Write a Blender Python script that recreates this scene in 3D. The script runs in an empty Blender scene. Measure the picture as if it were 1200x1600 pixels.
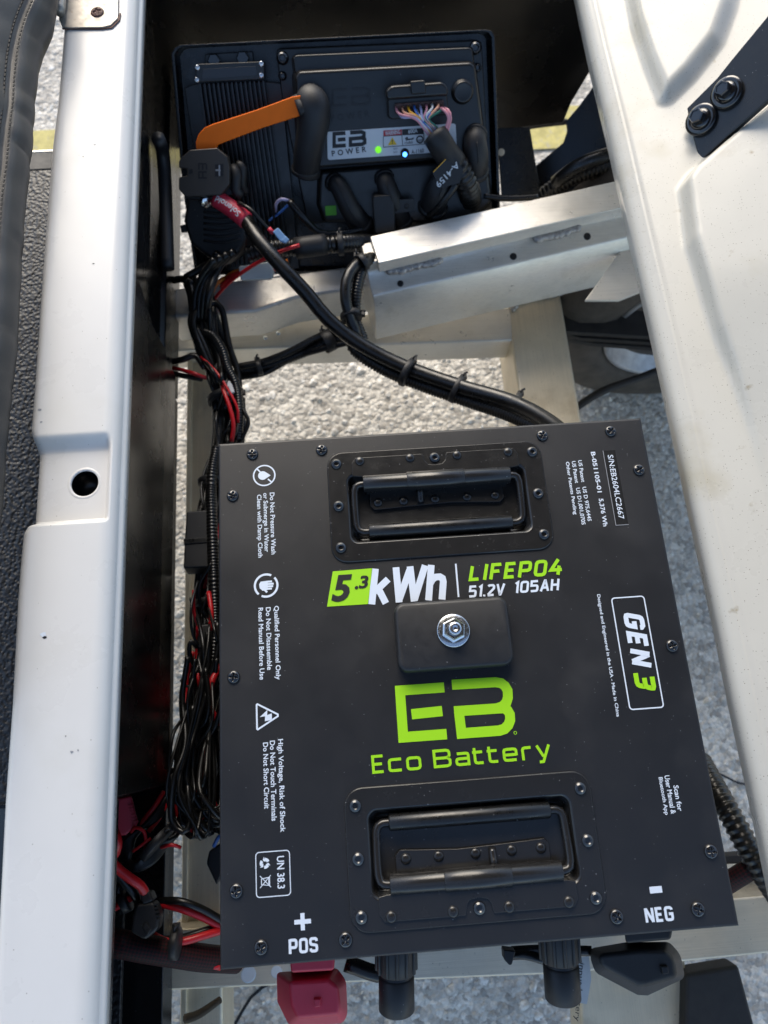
import bpy, bmesh, math, random
from mathutils import Vector, Matrix
import numpy as np
random.seed(7)
S = bpy.context.scene
COL = S.collection
R = math.radians

# ------------------------------------------------------------------ camera
# world: X across the battery lid, Y away from the viewer, Z up; lid top is z = 0, ground z = GZ
GZ = -0.56
F = 1109.0
CR = Matrix(((0.99736495, 0.06468052, -0.03285704), (-0.07148103, 0.95351299, -0.29275152), (0.0123943, 0.29432876, 0.95562386)))
CC = Vector((-0.06088539, -0.04303463, 0.52264939))
cd = bpy.data.cameras.new('camera'); cam = bpy.data.objects.new('camera', cd); COL.objects.link(cam)
cam.matrix_world = Matrix.Translation(CC) @ CR.to_4x4()
cd.sensor_fit = 'VERTICAL'; cd.sensor_height = 36; cd.lens = F / 1600 * 36
cd.clip_start = 0.01; cd.clip_end = 500
cd.dof.use_dof = True; cd.dof.focus_distance = 0.54; cd.dof.aperture_fstop = 7.5
S.camera = cam
# ------------------------------------------------------------------ light
W = bpy.data.worlds.new('World'); S.world = W; W.use_nodes = True
nt = W.node_tree; sky = nt.nodes.new('ShaderNodeTexSky'); sky.sky_type = 'NISHITA'; sky.sun_disc = False
SUN_EL, SUN_AZ = 36, 350          # azimuth measured clockwise from +Y
sky.sun_elevation = R(SUN_EL); sky.sun_rotation = R(SUN_AZ)
sky.air_density = 1.0; sky.dust_density = 1.2
nt.links.new(sky.outputs[0], nt.nodes['Background'].inputs[0]); nt.nodes['Background'].inputs[1].default_value = 0.12
sl = bpy.data.lights.new('sun', 'SUN'); so = bpy.data.objects.new('sun', sl); COL.objects.link(so)
sl.energy = 1.5; sl.angle = R(40); sl.color = (1.0, 0.90, 0.74)
sd = Vector((math.sin(R(SUN_AZ)) * math.cos(R(SUN_EL)), math.cos(R(SUN_AZ)) * math.cos(R(SUN_EL)), math.sin(R(SUN_EL))))
so.rotation_euler = sd.to_track_quat('Z', 'Y').to_euler(); so.location = sd * 5
S.view_settings.view_transform = 'Standard'; S.view_settings.look = 'None'
S.view_settings.exposure = 1.28; S.view_settings.gamma = 1.0
S.cycles.use_denoising = True

# ------------------------------------------------------------------ measuring helpers (photo grid 1200 x 1600 -> places in the scene)
def ray(x, y): return CR @ Vector(((x - 600) / F, -(y - 800) / F, -1.0))
def az(x, y, z=0.0):
    d = ray(x, y); return CC + d * ((z - CC.z) / d.z)
def ay(x, y, Y):
    d = ray(x, y); return CC + d * ((Y - CC.y) / d.y)
class Plane:
    def __init__(s, o, n, x=Vector((1, 0, 0))):
        s.o = Vector(o); s.n = Vector(n).normalized(); s.x = (x - s.n * x.dot(s.n)).normalized(); s.y = s.n.cross(s.x)
        s.m = Matrix((s.x, s.y, s.n)).transposed().to_4x4(); s.m.translation = s.o
    def uv(s, px, py, h=0):            # local 2D coordinates of the place at height h over the plane
        d = ray(px, py); o = s.o + s.n * h; t = (o - CC).dot(s.n) / d.dot(s.n); q = CC + d * t - s.o
        return Vector((q.dot(s.x), q.dot(s.y)))
    def at(s, px, py, h=0):
        u = s.uv(px, py, h); return s.o + s.x * u.x + s.y * u.y + s.n * h
    def w(s, u, v, h=0): return s.o + s.x * u + s.y * v + s.n * h
LID = Plane((0, 0, 0), (0, 0, 1))

# ------------------------------------------------------------------ materials
def mat(name, col, rough=0.5, metal=0.0, var=0.0, vscale=60, bump=0.0, bscale=400, coat=0.0, spec=0.5, col2=None, dust=0.0, dscale=700, dcol=(.5, .5, .5), rvar=0.0, stain=None, detail=4):
    m = bpy.data.materials.new(name); m.use_nodes = True; t = m.node_tree; N = t.nodes; Lk = t.links
    b = N['Principled BSDF']; b.inputs['Roughness'].default_value = rough; b.inputs['Metallic'].default_value = metal
    b.inputs['Coat Weight'].default_value = coat; b.inputs['Coat Roughness'].default_value = 0.08; b.inputs['Specular IOR Level'].default_value = spec
    tc = N.new('ShaderNodeTexCoord'); co = tc.outputs['Object']
    c = N.new('ShaderNodeRGB'); c.outputs[0].default_value = (*col, 1); out = c.outputs[0]
    def mix(f, a, bcol):
        x = N.new('ShaderNodeMix'); x.data_type = 'RGBA'; Lk.new(f, x.inputs[0]); Lk.new(a, x.inputs[6])
        if isinstance(bcol, tuple): x.inputs[7].default_value = (*bcol, 1)
        else: Lk.new(bcol, x.inputs[7])
        return x.outputs[2]
    def noise(sc, det=detail, rg=0.6):
        n = N.new('ShaderNodeTexNoise'); n.inputs['Scale'].default_value = sc; n.inputs['Detail'].default_value = det; n.inputs['Roughness'].default_value = rg
        Lk.new(co, n.inputs['Vector']); return n.outputs[0]
    def ramp(f, a, z, va=0.0, vz=1.0):
        r = N.new('ShaderNodeMapRange'); r.inputs[1].default_value = a; r.inputs[2].default_value = z; r.inputs[3].default_value = va; r.inputs[4].default_value = vz
        Lk.new(f, r.inputs[0]); return r.outputs[0]
    if var:
        c2 = col2 or tuple(x * (1 - var) for x in col)
        out = mix(ramp(noise(vscale), .38, .66), out, c2)
    if stain:
        for scol, ssc, lo, hi in stain: out = mix(ramp(noise(ssc, 6), lo, hi), out, scol)
    if dust:
        v = N.new('ShaderNodeTexVoronoi'); v.inputs['Scale'].default_value = dscale; Lk.new(co, v.inputs['Vector'])
        k = ramp(v.outputs['Distance'], .10, .20, 1, 0)
        sp = N.new('ShaderNodeSeparateColor'); Lk.new(v.outputs['Color'], sp.inputs[0])
        k2 = ramp(sp.outputs[0], 1 - dust, 1 - dust + .02)
        mu = N.new('ShaderNodeMath'); mu.operation = 'MULTIPLY'; Lk.new(k, mu.inputs[0]); Lk.new(k2, mu.inputs[1])
        out = mix(mu.outputs[0], out, dcol)
    Lk.new(out, b.inputs['Base Color'])
    if rvar: Lk.new(ramp(noise(vscale * 1.7, 5), .3, .7, max(.02, rough - rvar), min(1, rough + rvar)), b.inputs['Roughness'])
    if bump:
        bn = N.new('ShaderNodeBump'); bn.inputs['Strength'].default_value = bump; bn.inputs['Distance'].default_value = 0.001
        Lk.new(noise(bscale, 3), bn.inputs['Height']); Lk.new(bn.outputs[0], b.inputs['Normal'])
    m['_bsdf'] = 1
    return m
M = {}
M['lid'] = mat('powder_coat', (.0125, .0127, .0142), .42, var=.22, vscale=9, bump=.14, bscale=2600, dust=.03, dscale=620, dcol=(.24, .24, .25), rvar=.07, stain=[((.0185, .018, .0185), 16, .56, .74), ((.05, .05, .052), 240, .73, .79)])
M['handle'] = mat('black_steel', (.0145, .0140, .0138), .24, bump=.05, bscale=1800, dust=.04, dscale=500, dcol=(.25, .25, .25), rvar=.05)
M['screw'] = mat('black_zinc', (.008, .008, .009), .16, metal=0, coat=.6)
M['plug'] = mat('black_plastic', (.012, .012, .013), .5, bump=.05, bscale=1200, rvar=.08, dust=.02, dscale=600)
M['rubber'] = mat('black_rubber', (.012, .012, .013), .55, var=.2, bump=.08, bscale=900)
M['cable'] = mat('cable_jacket', (.007, .007, .007), .32, rvar=.1, vscale=80, dust=.02, dscale=500)
M['wire'] = mat('wire_jacket', (.006, .006, .006), .34, rvar=.1)
M['loom'] = mat('split_loom', (.009, .0085, .008), .30)
M['liner'] = mat('black_liner', (.0026, .0026, .0028), .26, var=.1, vscale=12, bump=.02, bscale=200, dust=.02, dscale=260, dcol=(.10, .10, .10), rvar=.05)
M['tray'] = mat('black_tray', (.0055, .0056, .0062), .28, var=.2, vscale=50, bump=.04, bscale=900, rvar=.08, dust=.02, dscale=300, dcol=(.15, .15, .15))
M['ctrl'] = mat('controller_plastic', (.0090, .0087, .0086), .34, bump=.06, bscale=1500, rvar=.06, dust=.025, dscale=350, dcol=(.2, .2, .2))
M['brownblack'] = mat('cover_plastic', (.040, .034, .029), .42, bump=.08, bscale=1500, rvar=.05)
M['orange'] = mat('orange_sleeve', (.92, .165, .005), .5, spec=.2, var=.06, vscale=90, bump=.05, bscale=400)
M['white'] = mat('white_paint', (.645, .637, .618), .30, var=.03, vscale=14, coat=.10, spec=.35, dust=.03, dscale=420, dcol=(.3, .28, .25), rvar=.05, stain=[((.60, .59, .56), 9, .58, .75), ((.40, .38, .35), 85, .73, .80)])
M['white2'] = mat('cream_paint', (.53, .51, .455), .30, var=.05, vscale=12, coat=.10, spec=.33, dust=.30, dscale=520, dcol=(.15, .125, .09), stain=[((.44, .405, .32), 11, .53, .72), ((.30, .25, .17), 60, .66, .78)], rvar=.05)
def streak(name, col, rough, metal, sc, st):
    m = mat(name, col, rough, metal=metal, var=.10, vscale=25, rvar=.1, stain=st, dust=.07, dscale=420, dcol=(.10, .08, .06)); t = m.node_tree; N = t.nodes; b = N['Principled BSDF']
    tc = N.new('ShaderNodeTexCoord'); mp = N.new('ShaderNodeMapping'); mp.inputs['Scale'].default_value = sc; n = N.new('ShaderNodeTexNoise'); n.inputs['Scale'].default_value = 1; n.inputs['Detail'].default_value = 5
    t.links.new(tc.outputs['Object'], mp.inputs[0]); t.links.new(mp.outputs[0], n.inputs['Vector'])
    bn = N.new('ShaderNodeBump'); bn.inputs['Strength'].default_value = .35; bn.inputs['Distance'].default_value = .0006; t.links.new(n.outputs[0], bn.inputs['Height']); t.links.new(bn.outputs[0], b.inputs['Normal'])
    src = b.inputs['Base Color'].links[0].from_socket; mr = N.new('ShaderNodeMapRange'); mr.inputs[1].default_value = .3; mr.inputs[2].default_value = .7; mr.inputs[3].default_value = .92; mr.inputs[4].default_value = 1.04; t.links.new(n.outputs[0], mr.inputs[0])
    mx = N.new('ShaderNodeMix'); mx.data_type = 'RGBA'; mx.blend_type = 'MULTIPLY'; mx.inputs[0].default_value = 1; t.links.new(src, mx.inputs[6]); t.links.new(mr.outputs[0], mx.inputs[7]); t.links.new(mx.outputs[2], b.inputs['Base Color']); return m
M['alu'] = streak('brushed_aluminium', (.80, .76, .68), .36, .5, (14, 800, 800), [((.52, .47, .38), 16, .60, .78), ((.20, .17, .14), 120, .70, .76)])
M['alutan'] = streak('stained_aluminium', (.74, .64, .47), .40, .4, (800, 12, 800), [((.46, .37, .24), 14, .58, .76), ((.16, .13, .10), 120, .69, .76)])
M['alutanx'] = streak('stained_cross_aluminium', (.68, .59, .45), .42, .4, (12, 800, 800), [((.44, .36, .25), 14, .54, .74), ((.16, .13, .10), 120, .67, .75)])
M['weld'] = mat('weld', (.50, .47, .44), .40, metal=.6, var=.45, vscale=300, bump=.8, bscale=500)
M['dirtysteel'] = mat('dirty_steel', (.022, .019, .017), .65, var=.4, vscale=60, bump=.3, bscale=300)
M['zinc'] = mat('zinc', (.68, .70, .72), .22, metal=1, rvar=.1, vscale=300)
M['hinge'] = mat('hinge_steel', (.40, .37, .33), .48, metal=.6, var=.3, vscale=80, stain=[((.20, .10, .05), 70, .60, .72)], rvar=.12)
M['rust'] = mat('rusty_steel', (.11, .055, .045), .6, metal=.3, var=.5, vscale=300, bump=.5, bscale=700)
M['seat'] = mat('seat_vinyl', (.040, .038, .037), .46, bump=.25, bscale=1500, var=.15, vscale=20, rvar=.05)
M['stitch'] = mat('thread', (.012, .012, .012), .7)
M['red'] = mat('red_rubber', (.58, .032, .062), .42, bump=.05, bscale=700, dust=.02, dscale=400)
M['redwire'] = mat('red_wire', (.55, .012, .018), .35)
M['orangewire'] = mat('orange_wire', (.6, .16, .01), .35)
M['yellowwire'] = mat('yellow_wire', (.6, .4, .02), .35)
M['pink'] = mat('pink_wire', (.72, .30, .34), .4); M['lilac'] = mat('lilac_wire', (.45, .42, .62), .4)
M['whitew'] = mat('white_wire', (.7, .7, .68), .4); M['bluew'] = mat('blue_wire', (.05, .16, .5), .4); M['greenw'] = mat('green_wire', (.02, .16, .11), .4)
M['peach'] = mat('peach_wire', (.75, .36, .22), .4); M['amber'] = mat('amber_wire', (.75, .38, .02), .4)
M['bluec'] = mat('blue_connector', (.25, .42, .65), .3); M['clearc'] = mat('milky_connector', (.5, .55, .55), .35)
M['print'] = mat('pale_print', (.62, .68, .76), .5); M['green'] = mat('green_print', (.30, .62, .004), .5)
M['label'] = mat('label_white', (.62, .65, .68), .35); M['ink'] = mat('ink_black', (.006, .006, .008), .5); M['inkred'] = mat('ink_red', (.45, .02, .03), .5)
M['inkyellow'] = mat('ink_yellow', (.75, .48, .02), .5); M['inkgrey'] = mat('ink_grey', (.25, .26, .28), .5)
M['greentape'] = mat('green_tape', (.12, .45, .02), .5); M['bluetape'] = mat('blue_tape', (.01, .05, .5), .5)
M['tag'] = mat('paper_tag', (.62, .62, .6), .5, var=.1, vscale=60)
M['tyre'] = mat('tyre_rubber', (.075, .062, .050), .8, var=.4, vscale=40, bump=.3, bscale=250)
M['rim'] = mat('wheel_rim', (.42, .42, .43), .5, metal=.6, var=.3, vscale=40, rvar=.1)
M['plate'] = mat('name_plate', (.02, .021, .024), .25); M['serial'] = mat('serial_plate', (.018, .018, .018), .25)
M['twig'] = mat('twig', (.05, .035, .02), .8)
def emis(name, c, s):
    m = bpy.data.materials.new(name); m.use_nodes = True; b = m.node_tree.nodes['Principled BSDF']
    b.inputs['Base Color'].default_value = (*c, 1); b.inputs['Emission Color'].default_value = (*c, 1); b.inputs['Emission Strength'].default_value = s; return m
M['ledg'] = emis('green_lamp', (.14, .60, .02), .55); M['ledb'] = emis('blue_lamp', (.06, .28, 1.0), 2.5)
def braid_mat():
    m = mat('braided_sleeve', (.012, .011, .012), .6, spec=.25); t = m.node_tree; N = t.nodes; b = N['Principled BSDF']
    uv = N.new('ShaderNodeUVMap'); mp = N.new('ShaderNodeMapping'); mp.inputs['Rotation'].default_value = (0, 0, R(45)); mp.inputs['Scale'].default_value = (520, 520, 1)
    ck = N.new('ShaderNodeTexChecker'); ck.inputs['Scale'].default_value = 1; t.links.new(uv.outputs[0], mp.inputs[0]); t.links.new(mp.outputs[0], ck.inputs[0])
    ck.inputs[1].default_value = (.006, .006, .006, 1); ck.inputs[2].default_value = (.045, .005, .007, 1); t.links.new(ck.outputs[0], b.inputs['Base Color'])
    bn = N.new('ShaderNodeBump'); bn.inputs['Strength'].default_value = .6; bn.inputs['Distance'].default_value = .001; t.links.new(ck.outputs[1], bn.inputs['Height']); t.links.new(bn.outputs[0], b.inputs['Normal'])
    return m
M['braid'] = braid_mat()
def ground_mat():
    m = mat('aggregate_pavement', (.4, .39, .36), .85); t = m.node_tree; N = t.nodes; b = N['Principled BSDF']; Lk = t.links
    tc = N.new('ShaderNodeTexCoord')
    def vor(sc):
        nz = N.new('ShaderNodeTexNoise'); nz.inputs['Scale'].default_value = sc * .8; Lk.new(tc.outputs['Object'], nz.inputs['Vector'])
        mx = N.new('ShaderNodeMix'); mx.data_type = 'VECTOR'; mx.inputs[0].default_value = .012; Lk.new(tc.outputs['Object'], mx.inputs[4]); Lk.new(nz.outputs['Color'], mx.inputs[5])
        v = N.new('ShaderNodeTexVoronoi'); v.inputs['Scale'].default_value = sc; Lk.new(mx.outputs[1], v.inputs['Vector']); return v
    v1 = vor(125); v2 = vor(300)
    cr = N.new('ShaderNodeValToRGB'); cr.color_ramp.elements[0].color = (.38, .35, .305, 1); cr.color_ramp.elements[1].color = (.80, .75, .66, 1)
    e = cr.color_ramp.elements.new(.55); e.color = (.64, .595, .52, 1)
    sp = N.new('ShaderNodeSeparateColor'); Lk.new(v1.outputs['Color'], sp.inputs[0]); Lk.new(sp.outputs[0], cr.inputs[0])
    cr2 = N.new('ShaderNodeValToRGB'); cr2.color_ramp.elements[0].color = (.72, .72, .72, 1); cr2.color_ramp.elements[1].color = (1.15, 1.15, 1.15, 1)
    sp2 = N.new('ShaderNodeSeparateColor'); Lk.new(v2.outputs['Color'], sp2.inputs[0]); Lk.new(sp2.outputs[1], cr2.inputs[0])
    mu = N.new('ShaderNodeMix'); mu.data_type = 'RGBA'; mu.blend_type = 'MULTIPLY'; mu.inputs[0].default_value = .7; Lk.new(cr.outputs[0], mu.inputs[6]); Lk.new(cr2.outputs[0], mu.inputs[7])
    nz = N.new('ShaderNodeTexNoise'); nz.inputs['Scale'].default_value = 6; nz.inputs['Detail'].default_value = 6; Lk.new(tc.outputs['Object'], nz.inputs['Vector'])
    mr = N.new('ShaderNodeMapRange'); mr.inputs[1].default_value = .35; mr.inputs[2].default_value = .7; mr.inputs[3].default_value = .8; mr.inputs[4].default_value = 1.12; Lk.new(nz.outputs[0], mr.inputs[0])
    mu2 = N.new('ShaderNodeMix'); mu2.data_type = 'RGBA'; mu2.blend_type = 'MULTIPLY'; mu2.inputs[0].default_value = 1; Lk.new(mu.outputs[2], mu2.inputs[6]); Lk.new(mr.outputs[0], mu2.inputs[7])
    Lk.new(mu2.outputs[2], b.inputs['Base Color'])
    bn = N.new('ShaderNodeBump'); bn.inputs['Strength'].default_value = .9; bn.inputs['Distance'].default_value = .004; bn.invert = True
    Lk.new(v1.outputs['Distance'], bn.inputs['Height']); Lk.new(bn.outputs[0], b.inputs['Normal']); return m
M['ground'] = ground_mat()
M['pebble'] = mat('pebble', (.60, .565, .51), .55, var=.5, vscale=70, col2=(.33, .30, .26), stain=[((.78, .75, .69), 90, .52, .6), ((.20, .18, .16), 130, .66, .70)])
M['yellow'] = mat('yellow_paint', (.58, .50, .17), .7, var=.3, vscale=60, bump=.8, bscale=250, stain=[((.42, .38, .25), 80, .55, .68)])
def mat_floor():
    m = mat('floor_mat', (.013, .0128, .013), .42); t = m.node_tree; N = t.nodes; b = N['Principled BSDF']
    tc = N.new('ShaderNodeTexCoord'); v = N.new('ShaderNodeTexVoronoi'); v.feature = 'SMOOTH_F1'; v.inputs['Scale'].default_value = 300; t.links.new(tc.outputs['Object'], v.inputs[0])
    bn = N.new('ShaderNodeBump'); bn.inputs['Strength'].default_value = .8; bn.inputs['Distance'].default_value = .0016; t.links.new(v.outputs[0], bn.inputs['Height']); t.links.new(bn.outputs[0], b.inputs['Normal']); return m
M['mat'] = mat_floor()

# ------------------------------------------------------------------ object helpers
def mesh(name, vs, fs, m=None, smooth=False):
    me = bpy.data.meshes.new(name); me.from_pydata([tuple(v) for v in vs], [], fs); me.validate(); me.update()
    if m: me.materials.append(M[m])
    if smooth: me.shade_smooth()
    return me
def tag(o, label, cat, group=None, kind=None):
    if label: o['label'] = label
    if cat: o['category'] = cat
    if group: o['group'] = group
    if kind: o['kind'] = kind
    return o
def link(name, me, parent=None, mw=None, bev=0, seg=2):
    o = bpy.data.objects.new(name, me); COL.objects.link(o)
    if mw is not None: o.matrix_world = mw
    if parent:
        o.parent = parent; o.matrix_parent_inverse = WM[parent.name].inverted()
    WM[o.name] = (mw.copy() if mw is not None else Matrix.Identity(4))
    if bev:
        b = o.modifiers.new('Bevel', 'BEVEL'); b.width = bev; b.segments = seg; b.limit_method = 'ANGLE'; b.angle_limit = R(28); b.harden_normals = True
        me.shade_smooth()
    return o
WM = {}
def thing(name, label, cat, loc=(0, 0, 0), group=None):
    o = bpy.data.objects.new(name, None); COL.objects.link(o); o.location = loc; o.empty_display_size = .02
    WM[o.name] = Matrix.Translation(loc); return tag(o, label, cat, group)
def frame(u, n):          # matrix with z along n and x near u
    n = Vector(n).normalized(); u = Vector(u); u = (u - n * u.dot(n)).normalized(); v = n.cross(u)
    return Matrix((u, v, n)).transposed().to_4x4()
def prism(name, bot, top, m, parent=None, bev=0.001, seg=2, smooth=False):
    n = len(bot); vs = list(bot) + list(top); fs = [tuple(range(n))[::-1], tuple(range(n, 2 * n))] + [(i, (i + 1) % n, n + (i + 1) % n, n + i) for i in range(n)]
    me = mesh(name, vs, fs, m)
    bm = bmesh.new(); bm.from_mesh(me); bmesh.ops.recalc_face_normals(bm, faces=bm.faces); bm.to_mesh(me); bm.free()
    return link(name, me, parent, bev=bev, seg=seg)
def pxprism(name, P, pts, h0, h1, m, parent=None, bev=.001, seg=2, taper=0):
    top = [P.uv(x, y, h1) for x, y in pts]; c = sum(top, Vector((0, 0))) / len(top)
    bot = [q + (q - c).normalized() * taper for q in top]
    return prism(name, [P.w(q.x, q.y, h0) for q in bot], [P.w(q.x, q.y, h1) for q in top], m, parent, bev, seg)
def boxm(name, cx, cy, cz, sx, sy, sz, m, parent=None, bev=.001, seg=2, mw=None):
    vs = [Vector((cx + a * sx / 2, cy + b * sy / 2, cz + c * sz / 2)) for c in (-1, 1) for a, b in ((-1, -1), (1, -1), (1, 1), (-1, 1))]
    if mw is not None: vs = [mw @ v for v in vs]
    return prism(name, vs[:4], vs[4:], m, parent, bev, seg)
def rrect(x0, x1, y0, y1, r, n=6):
    pts = []
    for cx, cy, a in ((x1 - r, y1 - r, 0), (x0 + r, y1 - r, 90), (x0 + r, y0 + r, 180), (x1 - r, y0 + r, 270)):
        for i in range(n + 1): t = R(a + 90 * i / n); pts.append(Vector((cx + r * math.cos(t), cy + r * math.sin(t))))
    return pts
def loft(name, loops, m, parent=None, mw=None, cap=(False, True), smooth=True, bev=0):
    n = len(loops[0]); vs = [v for l in loops for v in l]; fs = []
    for k in range(len(loops) - 1):
        for i in range(n): j = (i + 1) % n; fs.append((k * n + i, k * n + j, (k + 1) * n + j, (k + 1) * n + i))
    if cap[0]: fs.append(tuple(range(n))[::-1])
    if cap[1]: fs.append(tuple(range((len(loops) - 1) * n, len(loops) * n)))
    me = mesh(name, vs, fs, m, smooth); return link(name, me, parent, mw)
def lathe_mesh(name, prof, m, n=24, smooth=True, cap=True):
    vs = []; fs = []
    for r, z in prof:
        for i in range(n): a = 2 * math.pi * i / n; vs.append((r * math.cos(a), r * math.sin(a), z))
    for k in range(len(prof) - 1):
        for i in range(n): j = (i + 1) % n; fs.append((k * n + i, k * n + j, (k + 1) * n + j, (k + 1) * n + i))
    if cap: fs.append(tuple(range((len(prof) - 1) * n, len(prof) * n)))
    return mesh(name, vs, fs, m, smooth)
def head_mesh(name, r, h, m, kind):            # dome screw head with a driver recess
    vs = []; fs = []; NR, NA = 12, 36
    for k in range(NR + 1):
        q = k / NR
        for i in range(NA):
            a = 2 * math.pi * i / NA; x, y = q * r * math.cos(a), q * r * math.sin(a)
            z = h * math.sqrt(max(0, 1 - (q * .96) ** 2)) if q < 1 else 0
            if kind == 'cross':
                if (abs(x) < r * .15 and abs(y) < r * .62) or (abs(y) < r * .15 and abs(x) < r * .62): z -= h * .75
            else:
                if q < .42: z = h * .25
                elif q < .62: z = h * .95
            vs.append((x, y, z))
    for k in range(NR):
        for i in range(NA): j = (i + 1) % NA; fs.append((k * NA + i, (k + 1) * NA + i, (k + 1) * NA + j, k * NA + j))
    me = mesh(name, vs, fs, m, True); return me
def crom(pts, step):
    P = [Vector(p) for p in pts]; P = [P[0] * 2 - P[1]] + P + [P[-1] * 2 - P[-2]]; out = []
    for i in range(1, len(P) - 2):
        n = max(2, int((P[i + 1] - P[i]).length / step))
        for k in range(n):
            t = k / n; a, b, c, d = P[i - 1:i + 3]
            out.append(.5 * ((2 * b) + (c - a) * t + (2 * a - 5 * b + 4 * c - d) * t * t + (3 * b - a - 3 * c + d) * t ** 3))
    out.append(P[-2]); return out
def sweep(name, pts, r, m, parent=None, seg=10, step=None, corr=0, taper=None, flat=1.0):
    C = crom(pts, step or max(r * 1.2, .004)) if not corr else crom(pts, corr / 4)
    T = [(C[min(i + 1, len(C) - 1)] - C[max(i - 1, 0)]).normalized() for i in range(len(C))]
    up = Vector((0, 0, 1)) if abs(T[0].z) < .9 else Vector((1, 0, 0)); vs = []; fs = []; ln = 0; L = []
    for i, c in enumerate(C):
        up = (up - T[i] * up.dot(T[i])).normalized(); sd_ = T[i].cross(up); rr = r
        if corr: rr = r * (1.0 if i % 4 < 2 else .86)
        if taper: rr = r * (taper[0] + (taper[1] - taper[0]) * i / (len(C) - 1))
        if i: ln += (c - C[i - 1]).length
        L.append(ln)
        for k in range(seg): a = 2 * math.pi * k / seg; vs.append(c + sd_ * (rr * math.cos(a)) + up * (rr * flat * math.sin(a)))
    n = len(C); uvs = []
    for i in range(n - 1):
        for k in range(seg):
            j = (k + 1) % seg; fs.append((i * seg + k, i * seg + j, (i + 1) * seg + j, (i + 1) * seg + k))
            u0, u1 = 2 * math.pi * r * k / seg, 2 * math.pi * r * (k + 1) / seg
            uvs += [(u0, L[i]), (u1, L[i]), (u1, L[i + 1]), (u0, L[i + 1])]
    fs.append(tuple(range(seg))[::-1]); fs.append(tuple(range((n - 1) * seg, n * seg))); uvs += [(0, 0)] * (2 * seg)
    me = bpy.data.meshes.new(name); me.from_pydata([tuple(v) for v in vs], [], fs); me.update(); me.materials.append(M[m])
    uvl = me.uv_layers.new(name='UVMap'); uvl.data.foreach_set('uv', [c for q in uvs for c in q])
    me.shade_smooth()
    return link(name, me, parent)
def pts3(l): return [az(x, y, z) for x, y, z in l]
def cyl(name, a, b, r, m, parent=None, seg=20, bev=.001, r2=None):
    a, b = Vector(a), Vector(b); d = b - a; f = frame((1, 0, 0) if abs(d.normalized().x) < .9 else (0, 1, 0), d); h = d.length; r2 = r2 or r
    prof = [(r - bev, 0), (r, bev), (r2, h - bev), (r2 - bev, h)]
    me = lathe_mesh(name, prof, m, seg); me.transform(Matrix.Translation(a) @ f); return link(name, me, parent)
def strokes(name, lines, wd, P, m, parent, h=.0003):      # flat printed strokes with mitred corners; lines of (u, v) on plane P
    vs = []; fs = []
    for k, (pts, closed) in enumerate(lines):
        pts = [Vector(p) for p in pts]; n = len(pts); b = len(vs)
        for i in range(n):
            p = pts[i]; a = pts[i - 1] if (i > 0 or closed) else None; c = pts[(i + 1) % n] if (i < n - 1 or closed) else None
            d1 = (p - a).normalized() if a is not None else (c - p).normalized(); d2 = (c - p).normalized() if c is not None else d1
            n1 = Vector((-d1.y, d1.x)); n2 = Vector((-d2.y, d2.x)); mt = (n1 + n2); mt = mt.normalized() if mt.length > 1e-6 else n1
            s = wd / 2 / max(.35, mt.dot(n1)); hh = h + (k % 4) * 5e-5
            vs += [P.w(p.x + mt.x * s, p.y + mt.y * s, hh), P.w(p.x - mt.x * s, p.y - mt.y * s, hh)]
        for i in range(n if closed else n - 1): j = (i + 1) % n; fs.append((b + 2 * i, b + 2 * i + 1, b + 2 * j + 1, b + 2 * j))
    return link(name, mesh(name, vs, fs, m), parent)
def polys(name, plist, P, m, parent, h=.0003):
    vs = []; fs = []
    for k, p in enumerate(plist):
        b = len(vs); vs += [P.w(q[0], q[1], h + k * 5e-5) for q in p]; fs.append(tuple(range(b, len(vs))))
    return link(name, mesh(name, vs, fs, m), parent)
def ftext(name, body, o, dx, wd, ht, P, m, parent, h=.0003, off=.017, shear=0, spacing=1.0, align='LEFT', lsp=1.0):
    """built-in lettering, bounding box fitted to wd x ht, lower-left corner at o on plane P, reading along dx"""
    c = bpy.data.curves.new('t', 'FONT'); c.body = body; c.size = 1; c.offset = off; c.shear = shear; c.space_character = spacing; c.resolution_u = 3; c.align_x = align; c.space_line = lsp
    to = bpy.data.objects.new('t', c); COL.objects.link(to); bpy.context.view_layer.update()
    me = bpy.data.meshes.new_from_object(to.evaluated_get(bpy.context.evaluated_depsgraph_get())); bpy.data.objects.remove(to); bpy.data.curves.remove(c)
    xs = [v.co.x for v in me.vertices]; ys = [v.co.y for v in me.vertices]; x0, x1, y0, y1 = min(xs), max(xs), min(ys), max(ys)
    dx = Vector(dx).normalized(); dy = Vector((-dx.y, dx.x)); o = Vector(o)
    for v in me.vertices:
        q = o + dx * ((v.co.x - x0) / (x1 - x0) * wd) + dy * ((v.co.y - y0) / (y1 - y0) * ht); v.co = P.w(q.x, q.y, h)
    me.name = name; me.materials.clear(); me.materials.append(M[m]); return link(name, me, parent)
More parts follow.
